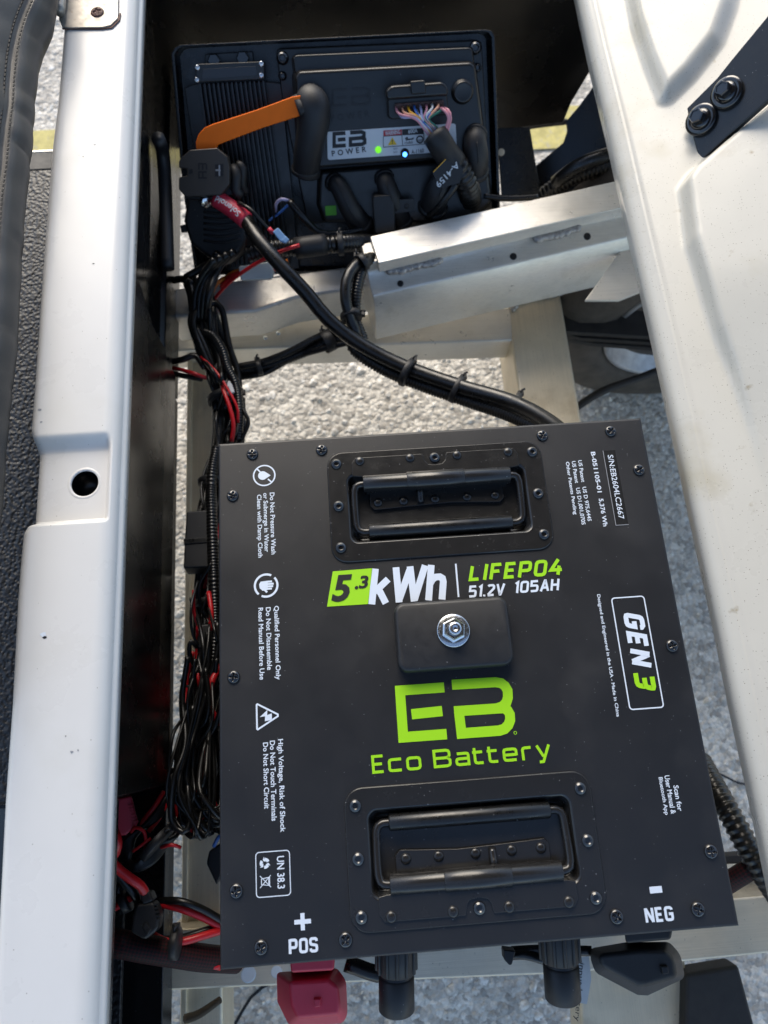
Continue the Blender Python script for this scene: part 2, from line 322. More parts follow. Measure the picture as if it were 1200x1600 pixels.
# square techno letters: width, strokes
_c = .16
def _rb(x0, y0, x1, y1, c=_c): return [(x0 + c, y0), (x1 - c, y0), (x1 - c * .3, y0 + c * .3), (x1, y0 + c), (x1, y1 - c), (x1 - c * .3, y1 - c * .3), (x1 - c, y1), (x0 + c, y1), (x0 + c * .3, y1 - c * .3), (x0, y1 - c), (x0, y0 + c), (x0 + c * .3, y0 + c * .3)]
GL = {'L': (.5, [([(0, 1), (0, 0), (.5, 0)], 0)]), 'I': (0.0, [([(0, -.09), (0, 1.09)], 0)]), 'F': (.5, [([(.52, 1), (0, 1), (0, -.09)], 0), ([(0, .5), (.46, .5)], 0)]),
      'E': (.5, [([(.52, 1), (0, 1), (0, 0), (.52, 0)], 0), ([(0, .5), (.46, .5)], 0)]), 'P': (.58, [([(0, -.09), (0, 1.09)], 0), ([(.02, 1), (.44, 1), (.54, .95), (.58, .85), (.58, .55), (.54, .45), (.44, .4), (.02, .4)], 0)]),
      'O': (.58, [(_rb(0, 0, .58, 1), 1)]), '0': (.58, [(_rb(0, 0, .58, 1), 1)]), '4': (.62, [([(.36, 1.09), (0, .3), (.66, .3)], 0), ([(.46, .6), (.46, -.09)], 0)]),
      '5': (.56, [([(.56, 1), (0, 1), (0, .56), (.42, .56), (.52, .52), (.56, .42), (.56, .14), (.52, .04), (.42, 0), (-.02, 0)], 0)]), '1': (.2, [([(0, .86), (.2, 1), (.2, -.09)], 0)]),
      '2': (.56, [([(0, .9), (.1, 1), (.46, 1), (.56, .9), (.56, .66), (.03, .05)], 0), ([(0, 0), (.6, 0)], 0)]), 'V': (.64, [([(0, 1.09), (.3, 0), (.36, 0), (.66, 1.09)], 0)]),
      'A': (.64, [([(0, -.09), (.3, 1), (.36, 1), (.66, -.09)], 0), ([(.12, .28), (.54, .28)], 0)]), 'H': (.56, [([(0, -.09), (0, 1.09)], 0), ([(.56, -.09), (.56, 1.09)], 0), ([(0, .5), (.56, .5)], 0)]),
      'G': (.58, [([(.58, .8), (.56, .9), (.44, 1), (.14, 1), (.04, .96), (0, .86), (0, .14), (.04, .04), (.14, 0), (.44, 0), (.54, .04), (.58, .14), (.58, .48), (.28, .48)], 0)]),
      'N': (.6, [([(0, -.09), (0, 1.09)], 0), ([(.6, -.09), (.6, 1.09)], 0), ([(.02, 1.06), (.58, -.06)], 0)]), '3': (.56, [([(0, 1), (.44, 1), (.54, .95), (.56, .86), (.56, .62), (.53, .54), (.44, .5), (.14, .5)], 0), ([(.36, .5), (.44, .5), (.53, .46), (.56, .38), (.56, .14), (.54, .05), (.44, 0), (0, 0)], 0)]),
      'S': (.56, [([(.56, .78), (.54, .92), (.44, 1), (.12, 1), (.03, .95), (0, .86), (0, .66), (.04, .57), (.14, .53), (.44, .47), (.53, .43), (.56, .34), (.56, .14), (.53, .05), (.44, 0), (.12, 0), (.02, .08), (0, .22)], 0)]),
      '.': (0.0, [([(0, -.09), (0, .09)], 0)]), 'B': (.8, [([(0, 1), (.62, 1), (.74, .95), (.78, .86), (.78, .66), (.72, .56), (.62, .52), (.74, .46), (.8, .36), (.8, .14), (.76, .05), (.64, 0), (0, 0)], 0), ([(0, -.09), (0, 1.09)], 0), ([(.05, .52), (.66, .52)], 0)]),
      'c': (.6, [([(.62, .7), (.14, .7), (.04, .67), (0, .58), (0, .12), (.04, .03), (.14, 0), (.62, 0)], 0)]), 'o': (.64, [(_rb(0, 0, .64, .7, .14), 1)]),
      'a': (.62, [([(.04, .7), (.5, .7), (.59, .67), (.62, .58), (.62, -.09)], 0), ([(.62, 0), (.12, 0), (.03, .04), (0, .12), (0, .26), (.03, .34), (.12, .37), (.62, .37)], 0)]),
      't': (.42, [([(.0, .98), (0, .12), (.04, .03), (.14, 0), (.42, 0)], 0), ([(-.12, .7), (.4, .7)], 0)]),
      'e': (.64, [([(.62, 0), (.14, 0), (.04, .03), (0, .12), (0, .58), (.04, .67), (.14, .7), (.5, .7), (.6, .67), (.64, .58), (.64, .27)], 0), ([(.0, .34), (.64, .34)], 0)]),
      'r': (.42, [([(0, -.09), (0, .58), (.04, .67), (.14, .7), (.44, .7)], 0)]), 'y': (.64, [([(0, .78), (.3, .04)], 0), ([(.64, .78), (.26, -.28), (.06, -.28)], 0)]),
      'k': (.5, [([(0, -.12), (0, 1.12)], 0), ([(.52, .72), (.06, .30)], 0), ([(.18, .42), (.52, -.12)], 0)]), 'W': (1.06, [([(0, 1.12), (.24, -.12)], 0), ([(.22, -.06), (.53, 1.0)], 0), ([(.53, 1.12), (.80, -.12)], 0), ([(.80, -.06), (1.10, 1.12)], 0)]),
      'h': (.5, [([(0, -.12), (0, 1.12)], 0), ([(0, .44), (.08, .60), (.20, .68), (.36, .68), (.46, .62), (.5, .50), (.5, -.12)], 0)]),
      'K': (.56, [([(0, -.09), (0, 1.09)], 0), ([(.6, 1.09), (.08, .5), (.6, -.09)], 0)])}
def stext(name, s, o, dx, wd, ht, P, m, parent, wt=.18, shear=0, gap=.30, h=.0003):
    lines = []; x = 0
    for ch in s:
        if ch == ' ': x += .42; continue
        w_, ls = GL[ch]
        for pts, cl in ls: lines.append(([(x + p[0] + shear * p[1], p[1]) for p in pts], cl))
        x += w_ + gap
    x -= gap; xs = [p[0] for l, _ in lines for p in l]; x0, x1 = min(xs) - wt / 2, max(xs) + wt / 2
    dx = Vector(dx).normalized(); dy = Vector((-dx.y, dx.x)); sx = wd / (x1 - x0); sy = ht / (1 + wt); o = Vector(o)
    L2 = [([o + dx * ((p[0] - x0) * sx) + dy * ((p[1] + wt / 2) * sy) for p in l], cl) for l, cl in lines]
    return strokes(name, L2, wt * sy, P, m, parent, h)

# ================================================================== SETTING
g = link('ground', mesh('ground', [(-40, -40, GZ), (40, -40, GZ), (40, 40, GZ), (-40, 40, GZ)], [(0, 1, 2, 3)], 'ground')); tag(g, None, None, kind='structure')
yl = link('painted_line', mesh('painted_line', [(-6, .985, GZ + .004), (6, .985, GZ + .004), (6, 1.085, GZ + .004), (-6, 1.085, GZ + .004)], [(0, 1, 2, 3)], 'yellow')); tag(yl, None, None, kind='structure')
def pebbles():
    bm = bmesh.new(); bmesh.ops.create_icosphere(bm, subdivisions=1, radius=1); bv = np.array([v.co[:] for v in bm.verts]); bf = np.array([[v.index for v in f.verts] for f in bm.faces]); bm.free()
    rng = np.random.default_rng(3); n = 20000; pos = np.stack([rng.uniform(-1.0, 1.0, n), rng.uniform(-.65, 1.7, n), np.full(n, GZ)], 1)
    keep = (pos[:, 1] < .97) | (pos[:, 1] > 1.1); pos = pos[keep]; n = len(pos)
    sc = rng.gamma(4, .0008, n)[:, None] * rng.uniform(.7, 1.3, (n, 3)); sc[:, 2] *= .55
    jit = rng.uniform(.75, 1.25, (n, len(bv), 1)); V = bv[None] * jit * sc[:, None, :] + pos[:, None, :]
    Fc = (bf[None] + (np.arange(n) * len(bv))[:, None, None]).reshape(-1, 3)
    me = bpy.data.meshes.new('pebbles'); me.from_pydata(V.reshape(-1, 3).tolist(), [], Fc.tolist()); me.update(); me.materials.append(M['pebble'])
    return tag(link('pebbles', me), 'pale pebbles set in the grey pavement under the cart', 'pebbles', kind='stuff')
pebbles()
ck = Plane((0, 0, GZ), (0, 0, 1))
def crack(pts, wd):
    q = [ck.uv(x, y) for x, y in pts]; P2 = crom([(a.x, a.y, 0) for a in q], .02); P2 = [(p.x + random.uniform(-.004, .004), p.y + random.uniform(-.004, .004)) for p in P2]
    o = strokes('pavement_crack', [(P2, 0)], wd, ck, 'ink', None, h=.0035); tag(o, None, None, kind='structure')
crack([(350, 1620), (380, 1575), (415, 1540), (450, 1515)], .004); crack([(1100, 1205), (1150, 1222), (1200, 1225)], .003)

def added_shade_roof():
    o = prism('added_shade_roof', [Vector((x, y, 1.22)) for x, y in ((-.95, -.22), (1.35, -.22), (1.35, 1.02), (-.95, 1.02))], [Vector((x, y, 1.27)) for x, y in ((-.9, -.17), (1.3, -.17), (1.3, .97), (-.9, .97))], 'white', None, bev=.02)  # canopy out of view, added to block the overhead sky and shade the bay
    prism('dark_roof_sheet', [Vector((x, y, 1.214)) for x, y in ((-.93, -.2), (1.33, -.2), (1.33, 1.0), (-.93, 1.0))], [Vector((x, y, 1.2185)) for x, y in ((-.93, -.2), (1.33, -.2), (1.33, 1.0), (-.93, 1.0))], 'seat', o, bev=0)  # dark sheet added underneath to deepen the reflections on the lid
    tag(o, 'unseen white moulded roof canopy of the cart, added to shade the open bay', 'roof', kind='thing')
added_shade_roof()
# ================================================================== BODY PANELS
def smooth01(t): t = min(1, max(0, t)); return t * t * (3 - 2 * t)
def rnd(d, r): return 0 if d >= r else r - math.sqrt(max(0, r * r - (r - max(d, 0)) ** 2))
ZP = .03
def front_panel():
    t = thing('front_body_panel', 'white painted seat base rail with a recessed pocket, running along the front of the bay', 'body panel', (-.28, .2, ZP))
    lx = [(101, 40), (92, 155), (82, 237), (75, 325), (69, 400), (56, 587), (49, 677), (53, 692), (54, 712), (51, 760), (47, 815), (44, 824), (37, 836), (32, 887), (28, 940), (20, 1097), (9, 1250), (0, 1425), (-12, 1640)]
    LP = sorted((az(x, y, ZP - .006).y, az(x, y, ZP - .006).x) for x, y in lx); LP = [(-.6, LP[0][1] - .002)] + LP + [(1.0, LP[-1][1] + .002)]
    ly = [p[0] for p in LP]; lX = [p[1] for p in LP]
    XR = -.2385
    ya, yb = az(110, 818, ZP).y, az(110, 697, ZP).y; xr = az(171, 760, ZP).x
    ys = sorted(set(list(np.arange(-.34, .80, .004)) + list(np.arange(ya - .012, yb + .02, .001))))
    vs = []; fs = []; ts = np.concatenate([[0], 1 - np.cos(np.linspace(0, math.pi / 2, 14)[1:-1]) , np.linspace(0, 1, 30)[1:]]) if False else None
    for y in ys:
        XL = float(np.interp(y, ly, lX)); w = XR - XL; row = []
        xs = [XL, XL + .0006, XL + .002, XL + .004, XL + .006, XL + .008] + list(np.linspace(XL + .011, xr - .008, 44)) + list(np.linspace(xr - .0065, xr + .004, 9)) + list(np.linspace(xr + .006, XR - .0135, 4)) + [XR - .012, XR - .010, XR - .008, XR - .006, XR - .004, XR - .002, XR - .0007, XR]
        xs = sorted(xs); row.append((XL + .002, y, ZP - .075))
        for x in xs:
            z = ZP - rnd(XR - x, .012) - rnd(x - XL, .008)
            k = smooth01((y - ya) / .005) * smooth01((yb + .011 - y) / .013) * smooth01((xr - x) / .006)
            z -= .0085 * k; row.append((x, y, z))
        row += [(XR, y, ZP - .028), (XR - .003, y, ZP - .028), (XR - .003, y, ZP - .013)]
        vs += row
    n = len(row)
    c = az(132, 755, ZP - .0085); hr = .0106
    for i in range(len(ys) - 1):
        for j in range(n - 1):
            a = i * n + j; q = [vs[a], vs[a + 1], vs[a + n + 1], vs[a + n]]
            if all(math.hypot(v[0] - c.x, v[1] - c.y) < hr + .0006 for v in q): continue
            fs.append((a, a + 1, a + n + 1, a + n))
    link('panel_skin', mesh('panel_skin', vs, fs, 'white', True), t)
    link('hole_rim', lathe_mesh('hole_rim', [(.0128, -.0004), (.0124, .00005), (.0106, .00005), (.0101, -.0003), (.0100, -.0014)], 'white', 40, cap=False), t, Matrix.Translation(c))
    link('hole_cup', lathe_mesh('hole_cup', [(.0101, -.0006), (.0100, -.003), (.0096, -.018), (.001, -.019)], 'liner', 40), t, Matrix.Translation(c))
    P = Plane((0, 0, ZP), (0, 0, 1))
    for x, y, s, m in ((68, 992, 1.4, 'print'), (70, 996, .7, 'ink'), (112, 1175, .55, 'inkgrey'), (122, 1172, .4, 'inkgrey'), (62, 640, .8, 'inkgrey'), (64, 660, .6, 'inkgrey'), (103, 1150, .3, 'ink'), (148, 226, .5, 'inkgrey'), (130, 245, .3, 'ink'), (146, 412, .4, 'ink')):
        u = P.uv(x, y); polys('paint_chip', [[(u.x + s * .0022 * math.cos(a) * random.uniform(.4, 1.2), u.y + s * .0016 * math.sin(a) * random.uniform(.4, 1.2)) for a in np.linspace(0, 6.0, 9)]], P, m, t, h=.0002)
front_panel()

PR = Plane(az(1000, 430, -.004), (-.30, 0, .954))
def sdf_poly(pts, U, V):
    d = np.full(U.shape, 1e9); ins = np.zeros(U.shape, bool); n = len(pts)
    for i in range(n):
        ax, ay_ = pts[i]; bx, by = pts[(i + 1) % n]; ex, ey = bx - ax, by - ay_; wx, wy = U - ax, V - ay_
        tt = np.clip((wx * ex + wy * ey) / (ex * ex + ey * ey), 0, 1); d = np.minimum(d, (wx - ex * tt) ** 2 + (wy - ey * tt) ** 2)
        c = ((ay_ > V) != (by > V)) & (U < (bx - ax) * (V - ay_) / (by - ay_ + 1e-12) + ax); ins ^= c
    return np.where(ins, 1, -1) * np.sqrt(d)
def rear_panel():
    t = thing('rear_body_panel', 'cream white moulded rear body with raised shoulders, dirt specks and a strut channel', 'body panel', PR.o)
    ed = [(902, 6), (921, 93), (953, 227), (983, 363), (1020, 526), (1040, 616), (1071, 760), (1119, 980), (1143, 1101), (1169, 1219), (1191, 1324), (1199, 1365)]
    E = sorted((PR.uv(x, y, -.012).y, PR.uv(x, y, -.012).x) for x, y in ed)
    vsx = np.arange(-.80, .85, .003); ex = np.interp(vsx, [e[0] for e in E], [e[1] for e in E])
    us = np.concatenate([[0, .0004, .0012, .0025, .004, .006, .0085, .011, .0125, .014, .016, .018, .020], np.arange(.023, .40, .003)])
    U = ex[:, None] + us[None]; V = np.repeat(vsx[:, None], len(us), 1)
    low = [PR.uv(x, y, .01) for x, y in [(1064, 283), (1078, 262), (1120, 225), (1200, 158), (1330, 60), (1700, 300), (1700, 1300), (1330, 1300), (1240, 900), (1185, 715), (1163, 640), (1141, 572), (1116, 510), (1097, 447), (1075, 376)]]
    up = [PR.uv(x, y, .01) for x, y in [(925, -260), (970, -60), (986, 28), (1006, 90), (1030, 148), (1046, 150), (1085, 112), (1130, 55), (1150, 0), (1170, -90), (1175, -260)]]
    H = np.zeros(U.shape); sm = lambda a: np.clip(a, 0, 1) ** 2 * (3 - 2 * np.clip(a, 0, 1))
    v0, v1 = PR.uv(1180, 760).y, PR.uv(1100, 430).y
    H += .016 * sm(sdf_poly([tuple(p) for p in low], U, V) / .009 + .15) * (.15 + .85 * sm((V - v0) / (v1 - v0)))
    H += .012 * sm(sdf_poly([tuple(p) for p in up], U, V) / .014 + .15)
    D = us[None] + 0 * U
    H -= np.where(D < .0125, .012 - np.sqrt(np.maximum(0, .0125 ** 2 - (.0125 - D) ** 2)) * .96, 0)
    H += .0012 * np.exp(-((D - .0145) / .0022) ** 2)
    vs = []; fs = []; nr, nc = U.shape
    for i in range(nr):
        vs.append(PR.w(U[i, 0] + .0005, V[i, 0], -.034))
        for j in range(nc): vs.append(PR.w(U[i, j], V[i, j], H[i, j]))
    n = nc + 1
    for i in range(nr - 1):
        for j in range(n - 1): a = i * n + j; fs.append((a, a + 1, a + n + 1, a + n))
    link('panel_skin', mesh('panel_skin', vs, fs, 'white2', True), t)
rear_panel()
nB = CR @ Vector((-.70, -.06, .70)); PB = Plane(PR.at(1090, 205, .006), nB)
def strut():
    t = thing('strut_bracket', 'flat black steel strut end bolted down in the channel of the rear body', 'bracket', PB.o)
    pxprism('bar', PB, [(1073, 169), (1079, 200), (1092, 250), (1100, 246), (1143, 207), (1200, 156), (1290, 75), (1290, -70), (1200, 24), (1143, 93), (1120, 122)], -.007, 0, 'handle', t, bev=.001)
    for x, y, r_ in ((1094, 186, 0), (1134, 144, .4)):
        u = PB.uv(x, y, .004); mw = PB.m.copy(); mw.translation = PB.w(u.x, u.y, .0)
        wm = lathe_mesh('washer', [(.0130, 0), (.0134, .001), (.0134, .0035), (.0126, .0045), (.0072, .0045), (.007, .003)], 'screw', 36); link('washer', wm, t, mw)
        m2 = mw @ Matrix.Translation((0, 0, .004)) @ Matrix.Rotation(r_, 4, 'Z'); b = []
        for rr, z in ((.0085, 0), (.0085, .0012), (.0062, .0022)):
            b.append([Vector((rr * math.cos(k * math.pi / 12), rr * math.sin(k * math.pi / 12), z)) for k in range(24)])
        fl = loft('bolt_flange', b, 'screw', t, m2)
        hx = [[Vector((q * math.cos(k * math.pi / 3), q * math.sin(k * math.pi / 3), z)) for k in range(6)] for q, z in ((.0064, .001), (.0064, .0095), (.0056, .0108), (.0045, .0108), (.0043, .0100))]
        loft('bolt_head', hx, 'screw', t, m2, smooth=False)
strut()

def seat():
    t = thing('seat_cushion', 'dark grey stitched vinyl seat cushion tipped up beside the front rail', 'seat cushion', az(20, 300, .05))
    sil = [(96, -160), (92, -60), (88, 10), (72, 55), (63, 85), (58, 112), (54, 150), (52, 190), (47, 235), (44, 280), (38, 330), (35, 380), (31, 440), (27, 480), (26, 540), (20, 590), (13, 660), (7, 730), (0, 800), (-14, 920), (-40, 1100)]
    C = crom([az(x, y, .055) for x, y in sil], .004); vs = []; fs = []
    prof = [(-.16, -.07), (-.10, -.062), (-.05, -.050), (-.022, -.034), (-.010, -.020), (-.004, -.010), (0, 0), (-.0005, .006), (-.003, .013), (-.006, .0175), (-.009, .0185), (-.0105, .0175), (-.012, .0185), (-.015, .0225), (-.020, .029), (-.028, .036), (-.04, .044), (-.06, .054), (-.10, .066), (-.16, .075)]
    rw = random.Random(5); CRS = [(rw.uniform(.02, .75), rw.uniform(-.004, .004), rw.uniform(.0012, .003)) for _ in range(26)]; ph = [rw.uniform(0, 6.28) for _ in range(8)]
    for i, c in enumerate(C):
        s = i * .004
        for k, (dx, dz) in enumerate(prof):
            w = .0007 * math.sin(s * 90 + ph[0] + k * .25) + .0005 * math.sin(s * 210 + ph[1] - k * .4) + .0009 * math.sin(s * 37 + ph[2])
            for s0, sl_, dp in CRS: w -= dp * math.exp(-((s - s0 - sl_ * (k - 6)) / .0028) ** 2) * math.exp(-((k - 6) / 3.2) ** 2)
            if 9 <= k <= 12: w *= .3
            vs.append((c.x + dx + w * .7, c.y, c.z + dz + w * .5))
    n = len(prof)
    for i in range(len(C) - 1):
        for k in range(n - 1): a = i * n + k; fs.append((a, a + n, a + n + 1, a + 1))
    link('cover', mesh('cover', vs, fs, 'seat', True), t)
    # stitch rows along the seam, one dash after another
    dv = []; df = []
    for row, (dx, dz) in enumerate(((-.0075, .0192), (-.0135, .0212))):
        for i in range(0, len(C) - 1):
            a, b = C[i], C[i] + (C[i + 1] - C[i]) * .62; q = len(dv)
            for c in (a, b):
                for sx, sz in ((-.0005, 0), (.0005, 0), (.0005, .0009), (-.0005, .0009)): dv.append((c.x + dx + sx, c.y, c.z + dz + sz))
            df += [(q + e, q + (e + 1) % 4, q + 4 + (e + 1) % 4, q + 4 + e) for e in range(4)] + [(q, q + 1, q + 2, q + 3), (q + 7, q + 6, q + 5, q + 4)]
    st = link('stitching', mesh('stitching', dv, df, 'stitch'), t); st['kind'] = 'stuff'
seat()
def hinge():
    P = Plane((0, 0, ZP + .0005), (0, 0, 1)); t = thing('mounting_bracket', 'rust-edged steel hinge plate screwed to the front rail beside the seat', 'hinge', az(140, 15, ZP))
    pxprism('plate', P, [(88, -60), (186, -60), (184, 28), (173, 39), (160, 42), (108, 43), (97, 42), (92, 30)], -.0002, .0018, 'hinge', t, bev=.0005)
    u = P.uv(152, 19, .002); me = head_mesh('screw', .0062, .0018, 'rust', 'cross'); link('screw', me, t, Matrix.Translation(P.w(u.x, u.y, .0018)) @ Matrix.Rotation(.3, 4, 'Z'))
    sweep('knuckle', [az(100, -60, ZP + .008), az(97, -20, ZP + .008), az(93, 20, ZP + .008)], .0045, 'hinge', t, 12)
    pxprism('rust_rim', P, [(97, 42), (108, 43), (160, 42), (173, 39), (184, 28), (186, 20), (189, 20), (187, 31), (175, 43), (160, 45), (97, 45)], -.0002, .0008, 'rust', t, bev=.0002)
hinge()
def floor():
    P = Plane((0, 0, -.16), (0, 0, 1)); y1 = P.uv(60, 237).y; y2 = P.uv(60, 266).y
    t = thing('floor_mat', 'textured black rubber floor covering beside the white front rail', 'floor mat', (-.5, .2, -.17))
    boxm('mat_sheet', -.585, (y2 - .6) / 2, -.163, .60, y2 + .6, .006, 'mat', t, bev=.001)
    boxm('edge_trim', -.585, (y1 + y2) / 2 + .0005, -.1645, .60, y1 - y2 - .001, .008, 'plug', t, bev=.002)
    boxm('trim_bead', -.585, y1 + .0016, -.165, .60, .003, .009, 'alu', t, bev=.0008)
floor()

# ================================================================== BLACK LINER AND TRAY
def liner():
    t = thing('bay_side_liner', 'glossy black plastic side wall of the bay below the white front rail', 'liner', (-.25, .2, -.2))
    def wall(name, y0, y1, prof):
        n = len(prof); vs = [(x, y, z) for y in (y0, y1) for x, z in prof]; fs = [(i, i + 1, n + i + 1, n + i) for i in range(n - 1)]
        o = link(name, mesh(name, vs, fs, 'liner'), t); s = o.modifiers.new('Solid', 'SOLIDIFY'); s.thickness = .003; s.offset = 1; b = o.modifiers.new('Bevel', 'BEVEL'); b.width = .002; b.segments = 2; b.harden_normals = True; o.data.shade_smooth(); return o
    yk = az(262, 600, -.17).y
    wall('side_wall', -.074, yk, [(-.2435, .015), (-.2445, -.10), (-.2480, -.115), (-.2485, -.150), (-.2530, -.156), (-.2545, -.175), (-.262, -.178), (-.263, -.215)])
    wall('side_wall', yk + .004, .82, [(-.2435, .015), (-.252, -.05), (-.262, -.10), (-.2600, -.130), (-.2550, -.135), (-.2560, -.165), (-.262, -.167), (-.263, -.215)])
    wall('side_wall', -.45, -.076, [(-.2435, .015), (-.2445, -.012), (-.30, -.016), (-.335, -.03), (-.335, -.185), (-.305, -.195), (-.262, -.196), (-.263, -.225)])
    boxm('pocket_end', -.2925, -.0745, -.10, .085, .003, .19, 'liner', t, bev=.0005)
    # slanting stiffener between the two wall levels
    P = Plane((-.246, 0, 0), (1, 0, 0), Vector((0, 1, 0)))
    def ax_(x, y, X):
        d = ray(x, y); return CC + d * ((X - CC.x) / d.x)
    a = [ax_(200, 395, -.243), ax_(262, 590, -.250), ax_(262, 615, -.250), ax_(205, 455, -.243)]
    prism('stiffener', [v - Vector((.006, 0, 0)) for v in a], [v + Vector((.002, 0, 0)) for v in a], 'liner', t, bev=.001)
liner()
PW = Plane((0, .70, 0), (0, -1, 0))
def backwall():
    o = pxprism('bay_back_liner', PW, [(120, -80), (1030, -80), (950, 60), (924, 108), (893, 160), (880, 192), (775, 204), (775, 232), (200, 232)], -.004, 0, 'liner', None, bev=.001)
    tag(o, 'black plastic wall with white scratches behind the motor controller', 'liner')
    o2 = pxprism('bay_corner_liner', Plane(ay(900, 235, .66), (-.35, -.6, .7)), [(932, 128), (990, 300), (985, 330), (842, 312), (837, 259), (880, 223), (886, 205), (884, 190), (905, 165)], -.003, 0, 'liner', None, bev=.001)
    tag(o2, 'black curved corner piece next to the cream rear body, below the sunlit gap', 'liner')
    P = Plane(ay(810, 250, .60), (0, -.6, .8)); t = thing('support_plate', 'small black plate with a round hole to the right of the controller tray', 'plate', P.o)
    pxprism('plate', P, [(776, 200), (828, 198), (844, 295), (836, 312), (784, 310)], -.003, 0, 'tray', t, bev=.001)
    u = P.uv(783, 238); me = lathe_mesh('bolt_hole', [(.0042, 0), (.0042, .0006), (.003, .0008)], 'alutan', 20); link('bolt_hole', me, t, Matrix.Translation(P.w(u.x, u.y, .0001)) @ P.m.to_3x3().to_4x4())
    sweep('scratched_ledge', [ay(775, 208, .78), ay(830, 197, .77), ay(886, 190, .76)], .004, 'dirtysteel', t, 8)
    tag(sweep('drain_hose', pts3([(247, 216, -.06), (254, 236, -.08), (258, 290, -.1), (262, 420, -.12)]), .007, 'plug', None, 12), 'short black hose with worn grey end beside the controller tray', 'hose')
backwall()
PT = Plane(ay(605, 215, .58), (0, -math.sin(R(50)), math.cos(R(50))))
def tray():
    out = [(267, 84), (273, 74), (282, 70), (758, 46), (768, 48), (773, 56), (781, 300), (783, 425), (305, 430), (285, 290)]
    A = [PT.uv(x, y, .012) for x, y in out]; c = sum(A, Vector((0, 0))) / len(A)
    sc = lambda k: [c + (q - c) * k for q in A]
    lp = [[PT.w(q.x, q.y, h) for q in sc(k)] for k, h in ((1.0, -.02), (1.0, .0115), (.998, .0125), (.982, .0125), (.979, .0115), (.965, -.004))]
    o = loft('controller_tray', lp, 'tray', None, smooth=False); b = o.modifiers.new('Bevel', 'BEVEL'); b.width = .0015; b.segments = 2; b.harden_normals = True; b.limit_method = 'ANGLE'; o.data.shade_smooth()
    tag(o, 'shallow black tray with raised rim holding the controller and finned converter', 'tray')
tray()

